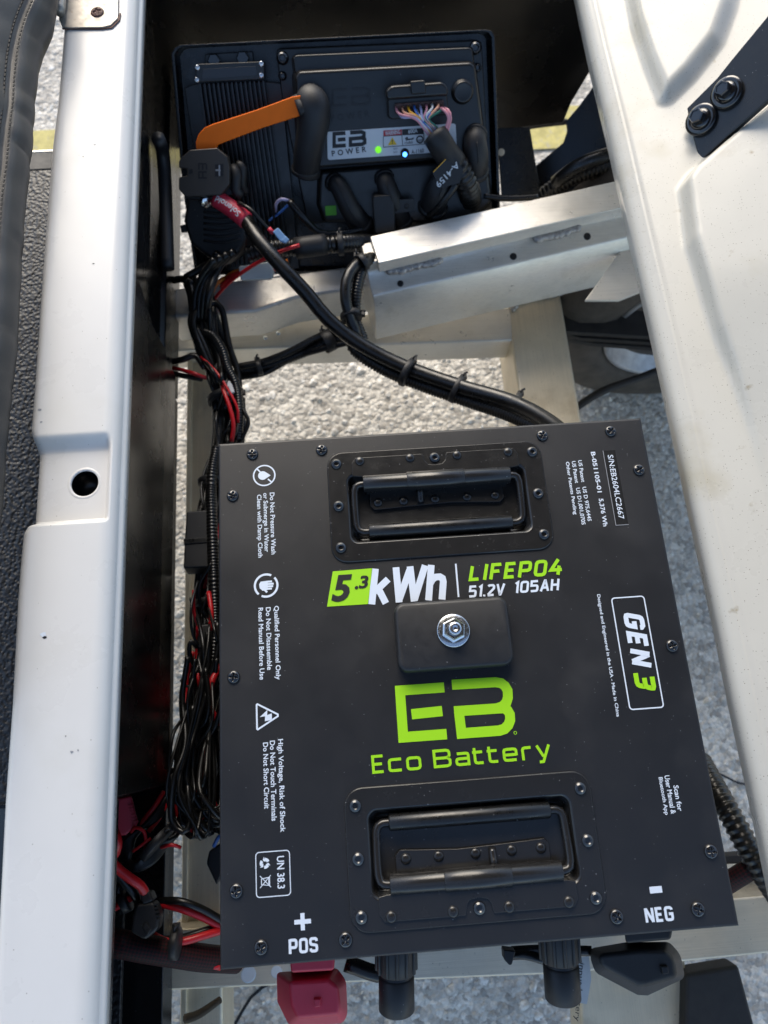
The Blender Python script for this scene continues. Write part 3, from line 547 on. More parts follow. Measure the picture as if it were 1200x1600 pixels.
# ================================================================== MOTOR CONTROLLER
def cap_bolt(name, P, x, y, h, r, hh, m, parent, kind='hex'):
    u = P.uv(x, y, h + hh); mw = P.m.to_3x3().to_4x4(); mw.translation = P.w(u.x, u.y, h)
    if kind == 'hex':
        b = [[Vector((q * math.cos(k * math.pi / 3), q * math.sin(k * math.pi / 3), z)) for k in range(6)] for q, z in ((r, 0), (r, hh * .85), (r * .85, hh), (r * .5, hh))]
        return loft(name, b, m, parent, mw, smooth=False)
    return link(name, head_mesh(name, r, hh, m, kind), parent, mw)
def controller():
    t = thing('motor_controller', 'black motor controller with white label, lit green lamp and multi-pin connector', 'controller', PT.w(0, -.08, 0))
    pxprism('base_plate', PT, [(431, 80), (436, 75), (745, 62), (753, 66), (757, 130), (764, 300), (755, 335), (480, 350), (462, 260), (440, 150)], -.004, .010, 'ctrl', t, bev=.002)
    pxprism('upper_ridge', PT, [(458, 92), (462, 86), (733, 74), (738, 78), (742, 112), (462, 122)], .009, .022, 'ctrl', t, bev=.004, taper=.003)
    cov = pxprism('cover', PT, [(462, 122), (468, 112), (735, 98), (742, 104), (752, 180), (754, 196), (752, 236), (745, 244), (502, 262), (478, 262), (470, 250)], .009, .034, 'ctrl', t, bev=.005, seg=3, taper=.006)
    pxprism('terminal_block', PT, [(500, 268), (746, 248), (762, 262), (768, 318), (735, 348), (508, 348), (498, 320)], .009, .022, 'ctrl', t, bev=.004, taper=.004)
    for x, y, r in ((441, 91, .0065), (744, 75, .0065), (441, 119, .0045), (747, 106, .0045)): cap_bolt('bolt', PT, x, y, .010, r, .006, 'screw', t, 'hexs')
    HC = .034
    # raised lettering on the cover
    uv = lambda l: [PT.uv(x, y, HC) for x, y in l]
    def eb(x0, y0, x1, y1, sl):
        w = x1 - x0; h = y1 - y0; f = lambda u, v: (x0 + u * w, y0 + v * h - sl * u * w)
        return [(uv([f(.40, .06), f(.06, .06), f(.06, .94), f(.41, .94)]), 0), (uv([f(.17, .5), f(.40, .5)]), 0),
                (uv([f(.54, .06), f(.88, .06), f(.96, .16), f(.96, .36), f(.88, .48), f(.55, .50), f(.55, .94), f(.90, .94), f(.98, .84), f(.98, .6), f(.9, .49)]), 0)]
    strokes('raised_logo', eb(516, 139, 579, 167, .05), .0022, PT, 'ink', t, h=HC + .0006)
    u = PT.uv(518, 190, HC); ftext('raised_lettering', 'POWER', u, (1, .06), .040, .0065, PT, 'ink', t, h=HC + .0006, off=.005, spacing=1.6)
    lb = pxprism('label', PT, [(511, 208), (513, 206), (709, 193), (712, 195), (714, 233), (712, 236), (515, 250), (512, 248)], HC - .001, HC + .0006, 'label', t, bev=.0002)
    H = HC + .0009
    uv = lambda l: [PT.uv(x, y, H) for x, y in l]
    strokes('logo', eb(519, 208, 571, 230, .07), .0036, PT, 'ink', lb, h=H)
    u = PT.uv(519, 244.5, H); ftext('lettering', 'POWER', u, (1, .075), .037, .0055, PT, 'ink', lb, h=H, off=.02, spacing=1.7)
    pl = lambda n, l, m, hh=H: polys(n, [[tuple(q) for q in uv(l)]], PT, m, lb, h=hh)
    pl('print_block', [(599, 204), (628, 202), (628, 211), (599, 213)], 'inkred'); pl('print_block', [(628.5, 202), (662, 200), (662, 209), (628.5, 211)], 'ink')
    u = PT.uv(602, 212, H); ftext('lettering', 'WARNING', u, (1, .07), .016, .0042, PT, 'label', lb, h=H + .0003, off=.02)
    u = PT.uv(638, 209, H); ftext('lettering', '600A', u, (1, .07), .010, .0042, PT, 'label', lb, h=H + .0003, off=.02)
    strokes('print_frame', [(uv([(599, 213), (628, 211), (662, 209), (663, 225), (599, 230)]), 1), (uv([(628, 211), (629, 228)]), 0)], .0006, PT, 'ink', lb, h=H + .0001)
    pl('warning_sign', [(606, 227), (613, 214.5), (620, 226)], 'inkyellow', H + .0002)
    strokes('warning_mark', [(uv([(613, 218), (613, 222.5)]), 0), (uv([(613, 223.5), (613, 225)]), 0)], .0008, PT, 'ink', lb, h=H + .0004)
    strokes('print_icon', [(uv([(633, 217), (636, 215), (637, 218), (634, 219), (637, 218), (645, 217), (646, 215)]), 0), ([PT.uv(656 + 5 * math.cos(a), 218 + 5.5 * math.sin(a), H) for a in np.linspace(0, 6.0, 12)], 1)], .0013, PT, 'ink', lb, h=H + .0002)
    pl('print_block', [(652, 218), (661, 217), (659, 223), (653, 223)], 'inkgrey', H + .0001)
    u = PT.uv(643, 241, H); ftext('lettering', 'A-1160', u, (1, .07), .0135, .0042, PT, 'ink', lb, h=H, off=.015)
    u = PT.uv(632, 225.8, H); ftext('lettering', '+5v/8ch', u, (1, .07), .009, .0026, PT, 'ink', lb, h=H)
    for y in (234, 239.5):
        u = PT.uv(615, y, H); ftext('lettering', 'B/D-', u, (1, .07), .005, .0018, PT, 'inkgrey', lb, h=H)
    mw = PT.m.to_3x3().to_4x4(); u = PT.uv(591, 234, H); mw.translation = PT.w(u.x, u.y, HC + .0004)
    dome = [(.0033, 0), (.0033, .001), (.0028, .002), (.0018, .0028), (.0008, .003)]
    link('green_lamp', lathe_mesh('green_lamp', dome, 'ledg', 20), t, mw.copy())
    u = PT.uv(632.5, 239, H); mw.translation = PT.w(u.x, u.y, HC + .0004); link('lamp_bezel', lathe_mesh('lamp_bezel', [(.0046, 0), (.0046, .0012), (.003, .0022)], 'ink', 20), t, mw.copy())
    u = PT.uv(632.5, 241, H); mw.translation = PT.w(u.x, u.y, HC + .0015); link('blue_lamp', lathe_mesh('blue_lamp', [(.0024, 0), (.0024, .0012), (.0012, .0022)], 'ledb', 16), t, mw.copy())
    # multi-pin connector
    cn = pxprism('connector', PT, [(606, 150), (612, 143), (690, 137), (698, 142), (701, 176), (697, 180), (612, 187), (607, 182)], HC - .001, .046, 'ctrl', t, bev=.002, taper=.001)
    pxprism('connector_hood', PT, [(603, 142), (612, 134), (692, 128), (700, 136), (701, 150), (604, 157)], .044, .058, 'ctrl', cn, bev=.003)
    pxprism('connector_latch', PT, [(641, 127), (664, 125), (666, 146), (643, 148)], .056, .064, 'ctrl', cn, bev=.0015)
    pxprism('seal', PT, [(617, 162), (693, 156), (695, 172), (618, 178)], .045, .050, 'rust', cn, bev=.0005)
    mw = PT.m.to_3x3().to_4x4(); u = PT.uv(724, 144, .042); mw.translation = PT.w(u.x, u.y, HC - .001)
    link('vent_cap', lathe_mesh('vent_cap', [(.0115, 0), (.0115, .003), (.0098, .0035), (.0098, .008), (.0088, .0092), (.0075, .0088), (.001, .0086)], 'ctrl', 28), t, mw)
    # rubber boots on the power studs
    def S_(n, l, r, tp=(1, 1)):
        q = [PT.at(x, y, h) for x, y, h in l]; o = sweep(n, q, r, 'rubber', t, 16, step=.002, taper=tp); d = (q[-1] - q[-2]).normalized()
        sweep('boot_lip', [q[-1] - d * .004, q[-1] - d * .001, q[-1] + d * .0015], r * 1.13, 'rubber', o, 16); sweep('boot_lip', [q[0] - (q[1] - q[0]).normalized() * .001, q[0] + (q[1] - q[0]).normalized() * .003], r * tp[0] * 1.15, 'rubber', o, 16)
        sweep('seam', [p + PT.n * r * .97 for p in q], .0006, 'rubber', o, 6)
    S_('stud_boot', [(521, 284, .020), (530, 293, .030), (548, 328, .032), (566, 352, .020)], .0125, (.75, 1.0)); S_('stud_boot', [(600, 278, .020), (604, 290, .030), (616, 320, .028), (628, 345, .015)], .0125, (.8, 1))
    S_('stud_boot', [(742, 212, .030), (742, 222, .040), (744, 248, .040), (740, 268, .030)], .0145, (.8, 1)); S_('stud_boot', [(700, 270, .025), (690, 288, .036), (682, 305, .034), (676, 322, .020)], .0155, (.8, 1.0))
    pxprism('phase_tape', PT, [(508, 322), (525, 321), (526, 336), (509, 337)], .0225, .0232, 'greentape', t, bev=.0001); pxprism('phase_tape', PT, [(661, 314), (678, 313), (679, 326), (662, 327)], .0225, .0232, 'bluetape', t, bev=.0001)
controller()
def busbar():
    o = pxprism('busbar', PT, [(470, 149), (457, 151), (400, 172), (332, 194), (319, 200), (310, 210), (306, 222), (307, 238), (336, 238), (340, 227), (352, 222), (410, 200), (470, 181)], .052, .0555, 'orange', None, bev=.001)
    tag(o, 'orange insulated flat busbar between the solenoid cover and a rubber boot', 'busbar')
    o = sweep('busbar_boot', [PT.at(x, y, h) for x, y, h in [(484, 160, .040), (489, 164, .046), (491, 180, .047), (488, 205, .045), (482, 235, .040), (479, 258, .034), (478, 268, .030)]], .0158, 'rubber', None, 20, step=.002, taper=(1.08, .90))
    sweep('boot_lip', [PT.at(478, 262, .031), PT.at(478, 266, .030), PT.at(477.5, 270, .029)], .0160, 'rubber', o, 18); sweep('boot_sleeve', [PT.at(462, 166, .052), PT.at(474, 163, .050), PT.at(488, 170, .046)], .0125, 'rubber', o, 16, flat=.55)
    tag(o, 'tall black rubber boot over the right end of the orange busbar', 'boot')
busbar()
def relay():
    t = thing('relay', 'small black relay with a flat mounting ear in front of the terminal boots', 'relay', PT.at(610, 340, .03))
    pxprism('relay_body', PT, [(582, 312), (584, 306), (612, 304), (616, 312), (618, 362), (586, 366)], .012, .042, 'plug', t, bev=.002); pxprism('mounting_ear', PT, [(610, 313), (646, 310), (649, 330), (616, 334)], .034, .038, 'plug', t, bev=.0005)
    mw = PT.m.to_3x3().to_4x4(); u = PT.uv(635, 322, .038); mw.translation = PT.w(u.x, u.y, .0381); link('ear_hole', lathe_mesh('ear_hole', [(.0026, 0), (.0026, .0003), (.001, .0003)], 'ink', 16), t, mw)
relay()
def converter():
    t = thing('finned_converter', 'black finned voltage converter with a small name plate left of the controller', 'converter', PT.at(360, 260))
    pxprism('body', PT, [(288, 138), (300, 132), (412, 127), (440, 130), (468, 420), (330, 424)], -.004, .008, 'ctrl', t, bev=.001)
    hd = pxprism('end_plate', PT, [(305, 104), (309, 100), (408, 96), (412, 100), (413, 124), (306, 129)], -.004, .020, 'ctrl', t, bev=.001)
    pxprism('name_plate', PT, [(317, 108), (400, 103), (402, 118), (315, 124)], .020, .0208, 'plate', t, bev=.0002)
    pxprism('mounting_flange', PT, [(320, 84), (394, 80), (396, 98), (320, 102)], -.004, .004, 'ctrl', t, bev=.001)
    for x, y in ((308, 106), (408, 100), (307, 125), (408, 118)): cap_bolt('screw', PT, x, y, .020, .0026, .0016, 'zinc', t, 'cross')
    for x, y in ((334, 95), (379, 91)): cap_bolt('bolt', PT, x, y, .004, .0068, .006, 'screw', t)
    NF = 15
    a0, a1 = PT.uv(312, 131, .02), PT.uv(411, 126, .02); b0, b1 = PT.uv(352, 420, .02), PT.uv(452, 416, .02); fm = None
    for i in range(NF):
        k = i / (NF - 1); p = a0.lerp(a1, k); q = b0.lerp(b1, k); w = .0010; f = []
        for h in (.007, .019): f.append([PT.w(p.x - w, p.y, h), PT.w(q.x - w, q.y, h), PT.w(q.x + w, q.y, h), PT.w(p.x + w, p.y, h)])
        prism('fin', f[0], f[1], 'ctrl', t, bev=.0003, seg=1)
converter()

# ================================================================== SOLENOID
PS = Plane(ay(318, 270, .515), (-.08, -.62, .78))
def solenoid():
    t = thing('solenoid', 'black ribbed solenoid with an eight-sided snap cover under the orange busbar', 'solenoid', PS.at(335, 410, -.06))
    oc = [(283, 246), (296, 234), (339, 231), (354, 244), (358, 262), (358, 288), (344, 305), (290, 308), (279, 296), (279, 277), (292, 274), (292, 264), (279, 262), (279, 252)]
    cv = pxprism('cover', PS, oc, -.014, 0, 'brownblack', t, bev=.0012)
    pxprism('cover_skirt', PS, [(286, 250), (352, 245), (368, 270), (372, 300), (345, 312), (292, 312), (282, 290)], -.022, -.013, 'plug', t, bev=.002)
    pxprism('slot', PS, [(336, 257), (349, 256), (349, 275), (336, 276)], .0001, .0004, 'ink', cv, bev=0)
    strokes('catch', [([PS.uv(x, y, 0) for x, y in ((337, 266), (345, 266))], 0), ([PS.uv(x, y, 0) for x, y in ((343, 258), (343, 275))], 0)], .0016, PS, 'inkgrey', cv, h=.0007)
    pxprism('slot', PS, [(295, 265), (301, 264), (301, 271), (295, 272)], .0001, .0004, 'ink', cv, bev=0)
    f = lambda u, v: PS.uv(311 + u * 12, 256 + v * 22, 0)
    strokes('raised_logo', [([f(1, 1), f(0, 1), f(0, .58), f(1, .58), ], 0), ([f(.5, .95), f(.5, .6)], 0), ([f(0, .42), f(0, 0), f(.9, 0), f(1, .1), f(1, .42)], 0), ([f(.5, .42), f(.5, .05)], 0)], .0013, PS, 'ink', cv, h=.0005)
    bd = [(292, 306), (350, 308), (372, 322), (384, 345), (384, 380), (372, 398), (346, 417), (318, 398), (296, 380), (286, 345)]
    pxprism('coil_housing', PS, bd, -.075, -.028, 'plug', t, bev=.005, seg=3)
    for k in range(7):
        y = 322 + k * 9; u0, u1 = PS.uv(318, y, -.027), PS.uv(378 - abs(k - 3), y - 3, -.027); p = [PS.w(u0.x, u0.y, -.0285), PS.w(u0.lerp(u1, .5).x, u0.y - .003, -.0265), PS.w(u1.x, u1.y, -.0285)]
        sweep('rib', p, .0016, 'plug', t, 6)
    pxprism('side_lug', PS, [(281, 352), (292, 350), (293, 362), (283, 364)], -.05, -.035, 'plug', t, bev=.001)
    sweep('side_terminal', [PS.at(364, 262, -.014), PS.at(370, 275, -.010), PS.at(368, 296, -.012), PS.at(376, 306, -.016)], .0055, 'rubber', t, 10); sweep('side_terminal', [PS.at(372, 258, -.02), PS.at(379, 263, -.018), PS.at(378, 290, -.022), PS.at(384, 300, -.03)], .0045, 'rubber', t, 10)
    cyl('stud_nut', PS.at(320, 312, -.020), PS.at(324, 318, -.014), .0075, 'zinc', t, 6)
solenoid()

# ================================================================== CHASSIS
def chassis():
    t = thing('chassis_frame', 'welded aluminium chassis frame of box tubes and a flanged beam below the battery', 'frame', (0, .3, -.32))
    # left rail
    x0, x1 = az(291, 760, -.30).x, az(345, 760, -.30).x
    boxm('side_rail', (x0 + x1) / 2, -.02, -.33, x1 - x0, 1.06, .06, 'alutan', t, bev=.004)
    boxm('rail_lip', x0 + .004, -.02, -.2975, .006, 1.06, .006, 'alutan', t, bev=.001)
    # cross tube and the lower beam behind it
    P = Plane((0, 0, -.27), (0, 0, 1))
    pxprism('cross_tube', P, [(262, 503), (801, 480), (801, 532), (262, 549)], -.045, 0, 'alu', t, bev=.003)
    P2 = Plane((0, 0, -.20), (0, 0, 1)); pxprism('cross_beam', P2, [(262, 452), (330, 442), (588, 410), (600, 444), (460, 466), (400, 486), (262, 496)], -.055, 0, 'alu', t, bev=.004)
    # flanged beam with a stepped section
    A, B = az(578, 369, -.13), az(1010, 272, -.13); ax = (B - A).normalized(); v = Vector((ax.y, -ax.x, 0)); L = (B - A).length
    def extr(name, prof, s0, s1, m, bev):
        return prism(name, [A + ax * s0 + v * p + Vector((0, 0, z)) for p, z in prof], [A + ax * s1 + v * p + Vector((0, 0, z)) for p, z in prof], m, t, bev=bev)
    extr('top_flange', [(0, 0), (.036, 0), (.036, -.005), (.038, -.014), (.030, -.016), (.030, -.006), (0, -.006)], 0, L, 'alu', .0012)
    extr('web', [(.002, -.0062), (.0295, -.0062), (.0295, -.018), (.036, -.024), (.054, -.030), (.0565, -.034), (.066, -.055), (.068, -.10), (.060, -.10), (.002, -.10)], -.012, L, 'alu', .002)
    for s, q, z, r in ((.155, .047, -.0277, .004), (.245, .044, -.0267, .0042), (.022, .048, -.028, .0036)):
        c = A + ax * s + v * q + Vector((0, 0, z)); n = (v * .316 + Vector((0, 0, .949))).normalized(); mw = frame(ax, n); mw.translation = c
        link('bolt_hole', lathe_mesh('bolt_hole', [(r, -.002), (r, .0004), (r * .7, .0002)], 'ink', 18), t, mw)
    rw = random.Random(2)
    def weld(pts, r):
        C = crom(pts, .004)
        bm = bmesh.new()
        for c in C:
            m4 = Matrix.Translation(c + Vector((rw.uniform(-1, 1), rw.uniform(-1, 1), 0)) * .001) @ Matrix.Diagonal((r * rw.uniform(.8, 1.3), r * rw.uniform(.8, 1.2), r * .7, 1)); bmesh.ops.create_icosphere(bm, subdivisions=2, radius=1, matrix=m4)
        me = bpy.data.meshes.new('weld_bead'); bm.to_mesh(me); bm.free(); me.materials.append(M['weld']); me.shade_smooth(); link('weld_bead', me, t)
    W_ = lambda s, q, z: A + ax * s + v * q + Vector((0, 0, z))
    weld([W_(.012, .037, -.017), W_(.04, .037, -.017), W_(.068, .037, -.016)], .0062); weld([W_(.185, .037, -.017), W_(.21, .037, -.017), W_(.232, .037, -.015)], .0065)
    # gusset at the right end
    P3 = Plane((0, 0, -.175), (0, 0, 1)); pxprism('gusset', P3, [(984, 372), (1030, 366), (1040, 440), (968, 469), (914, 469)], -.004, 0, 'alu', t, bev=.001)
    # long tube on the right, running under the battery
    xa, xb = az(803, 560, -.27).x, az(893, 560, -.27).x; ya = az(840, 458, -.27).y
    boxm('long_tube', (xa + xb) / 2, (ya + .05) / 2, -.31, xb - xa, ya - .05, .08, 'alutan', t, bev=.004)
    weld([az(803, 482, -.266), az(812, 470, -.266), az(850, 462, -.266), az(876, 458, -.266)], .005)
    # front cross member and uprights below it
    P4 = Plane((0, 0, -.27), (0, 0, 1))
    pxprism('front_member', P4, [(262, 1452), (900, 1425), (1320, 1388), (1320, 1478), (890, 1522), (345, 1545), (262, 1549)], -.05, 0, 'alutanx', t, bev=.003)
    pxprism('front_tube', Plane((0, 0, -.325), (0, 0, 1)), [(905, 1500), (1072, 1490), (1084, 1640), (910, 1650)], -.05, 0, 'alutan', t, bev=.006)
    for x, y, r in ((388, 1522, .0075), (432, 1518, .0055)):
        me = lathe_mesh('lit_hole_disc', [(r, -.002), (r, .0006), (r * .8, .0004)], 'label', 20); link('lit_hole_disc', me, t, Matrix.Translation(az(x, y, -.27)))  # pale disc painted as the bright ground showing through an open hole
    # lighter bits at the right of the battery
    pxprism('side_member', Plane((0, 0, -.30), (0, 0, 1)), [(1112, 1338), (1330, 1320), (1330, 1340), (1114, 1352)], -.02, 0, 'dirtysteel', t, bev=.002)
    pxprism('side_plate', Plane((0, 0, -.33), (0, 0, 1)), [(1118, 1356), (1330, 1338), (1330, 1400), (1124, 1420)], -.02, 0, 'alu', t, bev=.002)
    for x, y in ((608, 513), (628, 516), (640, 508), (435, 521), (415, 528)):
        me = lathe_mesh('water_drop', [(.003, 0), (.0028, .0008), (.0018, .0015), (.0004, .0018)], 'zinc', 14); link('water_drop', me, t, Matrix.Translation(az(x, y, -.27)))
chassis()
def rear_wheel():
    yi = .45; cx = .43; c = Vector((cx, yi, -.335)); t = thing('wheel_assembly', 'dusty rear tyre with silver rim behind the leaf spring', 'wheel', (cx, yi + .09, GZ))
    mw = frame((1, 0, 0), (0, -1, 0)); mw.translation = c
    link('tyre', lathe_mesh('tyre', [(.205, -.17), (.222, -.15), (.225, -.10), (.222, -.03), (.205, -.008), (.19, .0), (.16, .002), (.142, -.002), (.134, -.012), (.134, -.03)], 'tyre', 64), t, mw)
    link('rim', lathe_mesh('rim', [(.135, -.03), (.135, -.006), (.131, -.003), (.127, -.006), (.124, -.018), (.120, -.020), (.117, -.034), (.108, -.036), (.104, -.052), (.090, -.056), (.075, -.054), (.07, -.05), (.03, -.046)], 'rim', 64), t, mw)
    l = thing('leaf_spring', 'dark steel leaf spring pack crossing in front of the rear wheel', 'spring', az(960, 500, -.30))
    for i, (y0, y1, h) in enumerate(((476, 518, -.295), (519, 528, -.312), (529, 537, -.322))):
        pxprism('leaf', Plane((0, 0, h), (0, 0, 1)), [(880 - 0 * i, y0), (1120, y0 + 18), (1120, y1 + 14), (884 + i * 22, y1)], -.008, 0, 'dirtysteel', l, bev=.001)
    tag(sweep('brake_cable', pts3([(895, 640, -.36), (940, 612, -.34), (1000, 590, -.33), (1100, 552, -.32)]), .0055, 'dirtysteel', None, 10), 'brown-black rod running from the frame tube past the wheel', 'rod')
    b = pxprism('axle_cover', Plane((0, 0, -.31), (0, 0, 1)), [(1072, 1522), (1155, 1508), (1190, 1640), (1070, 1640)], -.03, 0, 'dirtysteel', None, bev=.004); tag(b, 'matt black metal block at the bottom right beside the frame tube', 'block')
rear_wheel()

# ================================================================== BATTERY
HX, HY = .170, .1827
def battery():
    t = thing('battery', 'large dark grey lithium battery box with green and white print on its lid', 'battery', (0, 0, -.27))
    hy0, hy1 = .1235 - .034, .1235 + .030
    # lid: top sheet with two openings for the handles, rounded edge, short skirt
    r = .0022; xs = [-HX + r, -.0735, .0735, HX - r]; ys = [-HY + r, -hy1, -hy0, hy0, hy1, HY - r]; vs = []; fs = []; idx = {}
    for j, y in enumerate(ys):
        for i, x in enumerate(xs): idx[i, j] = len(vs); vs.append((x, y, 0))
    for j in range(5):
        for i in range(3):
            if i == 1 and j in (1, 3): continue
            fs.append((idx[i, j], idx[i + 1, j], idx[i + 1, j + 1], idx[i, j + 1]))
    b0 = len(vs); rings = []
    for k in range(0, 6):
        a = R(90 - 18 * k); e = r * math.cos(a); z = -r + r * math.sin(a); rings.append([(sx * (HX - r + e), sy * (HY - r + e), z) for sx, sy in ((-1, -1), (1, -1), (1, 1), (-1, 1))])
    rings.append([(sx * HX, sy * HY, -.018) for sx, sy in ((-1, -1), (1, -1), (1, 1), (-1, 1))])
    for rg in rings: vs += rg
    for k in range(len(rings) - 1):
        for i in range(4): j = (i + 1) % 4; fs.append((b0 + k * 4 + i, b0 + (k + 1) * 4 + i, b0 + (k + 1) * 4 + j, b0 + k * 4 + j))
    lid = link('lid', mesh('lid', vs, fs, 'lid'), t)
    boxm('casing', 0, 0, -.139, 2 * HX - .006, 2 * HY - .006, .242, 'lid', t, bev=.002)
    scr = head_mesh('screw', .0047, .0026, 'screw', 'cross')
    for i, (x, y) in enumerate([(-.143, .1715), (-.0885, .1715), (.0878, .1721), (.1432, .1722), (.160, .138), (.160, .0005), (.160, -.137), (.1442, -.1707), (.0897, -.171), (-.0886, -.1711), (-.1433, -.1714), (-.159, -.1374), (-.1594, .0008), (-.1588, .138)]):
        link('screw', scr, t, Matrix.Translation((x, y, .0001)) @ Matrix.Rotation(i * 1.3, 4, 'Z'))
    hs = head_mesh('screw', .0043, .0024, 'screw', 'hexs'); rv = head_mesh('rivet', .0037, .0022, 'handle', 'none')
    for v in rv.vertices:
        q = math.hypot(v.co.x, v.co.y) / .0037; v.co.z = .0022 * math.sqrt(max(0, 1 - min(1, q) ** 2))
    def handle(cy, rot, lab):
        mw = Matrix.Translation((0, cy, 0)) @ Matrix.Rotation(rot, 4, 'Z')
        lp = []
        for (ex, r_, z) in ((0, .0125, .0001), (0, .0125, .0009), (-.0007, .012, .0016)): lp.append([Vector((p.x, p.y, z)) for p in rrect(-.085 - ex, .085 + ex, -.0445 - ex, .0445 + ex, r_)])
        for ex, r_, z in ((.0, .007, .0016), (-.0006, .0065, .0013), (-.0016, .006, .0002), (-.0022, .0055, -.002), (-.004, .005, -.0082), (-.006, .004, -.0092)): lp.append([Vector((p.x, p.y, z)) for p in rrect(-.0705 - ex, .0705 + ex, -.0305 - ex, .0262 + ex, r_)])
        h = loft('recessed_handle', lp, 'handle', t, mw, cap=(False, True), smooth=False); h['label'] = lab
        b = h.modifiers.new('Bevel', 'BEVEL'); b.width = .0006; b.segments = 2; b.limit_method = 'ANGLE'; b.angle_limit = R(25); b.harden_normals = True; h.data.shade_smooth()
        Lc = lambda x, y, z: mw @ Vector((x, y, z))
        # stamped hinge leaf on the rim with a notch for the middle screw
        out = [(-.0655, .0235), (-.060, .0225), (.060, .0225), (.0655, .0235), (.0655, .034), (.0625, .0385), (.0095, .0385), (.0085, .036), (.0080, .0325), (.0055, .0295), (0, .0288), (-.0055, .0295), (-.0080, .0325), (-.0085, .036), (-.0095, .0385), (-.0625, .0385), (-.0655, .034)]
        prism('hinge_leaf', [Lc(x, y, .0014) for x, y in out], [Lc(x, y, .0032) for x, y in out], 'handle', h, bev=.0005)
        low = [(-.053, .016), (-.053, .001), (-.050, -.0025), (-.02, -.0012), (.01, -.0002), (.049, -.0025), (.0525, .001), (.0525, .016)]
        prism('hinge_leaf', [Lc(x, y, -.0090) for x, y in low], [Lc(x, y, -.0062) for x, y in low], 'handle', h, bev=.0006)
        cyl('hinge_tube', Lc(-.0575, .0172, .0005), Lc(.0575, .0172, .0005), .0066, 'handle', h, 24, bev=.0005)
        cyl('hinge_tube', Lc(-.0235, .0172, .0007), Lc(.0215, .0172, .0007), .0074, 'handle', h, 24, bev=.0005)
        prism('tube_skirt', [Lc(x, y, z) for x, y, z in ((-.0555, .0112, -.009), (.0555, .0112, -.009), (.0555, .0245, -.002), (-.0555, .0245, -.002))], [Lc(x, y, z) for x, y, z in ((-.0555, .0112, -.001), (.0555, .0112, -.001), (.0555, .0245, .0028), (-.0555, .0245, .0028))], 'handle', h, bev=.0006)
        sweep('stop_pin', [Lc(-.0135, .011, -.002), Lc(-.0135, .006, -.0042), Lc(-.0135, .001, -.0055)], .0026, 'handle', h, 10)
        bl = [(-.055, .0172, 0), (-.0615, .0165, 0), (-.0645, .012, -.001), (-.0648, -.008, -.003), (-.0640, -.0165, -.0035), (-.0605, -.0200, -.0035), (-.050, -.0205, -.0035), (0, -.0205, -.0035), (.050, -.0205, -.0035), (.0605, -.0200, -.0035), (.0640, -.0165, -.0035), (.0648, -.008, -.003), (.0645, .012, -.001), (.0615, .0165, 0), (.055, .0172, 0)]
        sweep('bail', [Lc(*p) for p in bl], .0029, 'handle', h, 12, step=.002)
        cyl('grip_sleeve', Lc(-.0555, -.0205, -.0030), Lc(.0555, -.0205, -.0030), .0057, 'cable', h, 24)
        for x in (-.059, -.0195, .0175, .058): link('rivet', rv, h, mw @ Matrix.Translation((x, .0355, .0030)))
        for x in (-.047, -.0268, -.002, .0232, .0455): link('rivet', rv, h, mw @ Matrix.Translation((x, .0035, -.0064)))
        for x, y in ((-.0775, .0348), (-.0775, 0), (-.0775, -.0330), (.0775, .0348), (.0775, 0), (.0775, -.0330), (0, .0350)): link('screw', hs, h, mw @ Matrix.Translation((x, y, .0015)))
    handle(.1235, 0, 'recessed lift handle near the top edge of the lid'); handle(-.1240, math.pi, 'recessed lift handle near the terminals')
    # ---- print
    P = LID; G, Wh = 'green', 'print'; q = lambda x, y: P.uv(x, y)
    dn = (0, -1)   # side print reads towards the viewer
    def lines(rows, sz):
        for tx, px, length in rows: ftext('lettering', tx, px, dn, length, sz, P, Wh, t)
    def side(x_base, y_top, y_bot, s, ht, nm='lettering'): return ftext(nm, s, (x_base, y_top), dn, y_top - y_bot, ht, P, Wh, t)
    side(-.1302, .1386, .0893, 'Do Not Pressure Wash', .0036); side(-.1362, .1386, .0915, 'or Submerge in Water', .0045); side(-.1411, .1376, .0875, 'Clean with Damp Cloth', .0045)
    side(-.1302, .0500, -.0033, 'Qualified Personnel Only', .0046); side(-.1353, .0494, .0040, 'Do Not Disassemble', .0036); side(-.1408, .0494, -.0025, 'Read Manual Before Use', .0036)
    side(-.1299, -.0440, -.1040, 'High Voltage, Risk of Shock', .0046); side(-.1346, -.0446, -.0965, 'Do Not Touch Terminals', .0036); side(-.1394, -.0455, -.0885, 'Do Not Short Circuit', .0036)
    circ = lambda cx, cy, r_, n=36: [(cx + r_ * math.cos(2 * math.pi * k / n), cy + r_ * math.sin(2 * math.pi * k / n)) for k in range(n)]
    c1 = (-.1341, .1531)
    strokes('symbol', [(circ(*c1, .0083), 1), ([(c1[0] - .0055, c1[1] + .0058), (c1[0] - .0028, c1[1] + .0028)], 0), ([(c1[0] + .0028, c1[1] - .0032), (c1[0] + .0055, c1[1] - .0058)], 0)], .0011, P, Wh, t)
    drop = [(c1[0] + .0050, c1[1] - .0002)] + [(c1[0] - .0012 + .0036 * math.cos(a), c1[1] + .0036 * math.sin(a)) for a in np.linspace(R(48), R(312), 16)]
    polys('symbol', [drop], P, Wh, t)
    c2 = (-.1346, .0658); arc = lambda c, r_, a0, a1, n=24: [(c[0] + r_ * math.cos(R(a0 + (a1 - a0) * k / n)), c[1] + r_ * math.sin(R(a0 + (a1 - a0) * k / n))) for k in range(n + 1)]
    strokes('symbol', [(arc(c2, .0084, 62, 228), 0), (arc(c2, .0084, 245, 402), 0)], .0016, P, Wh, t)
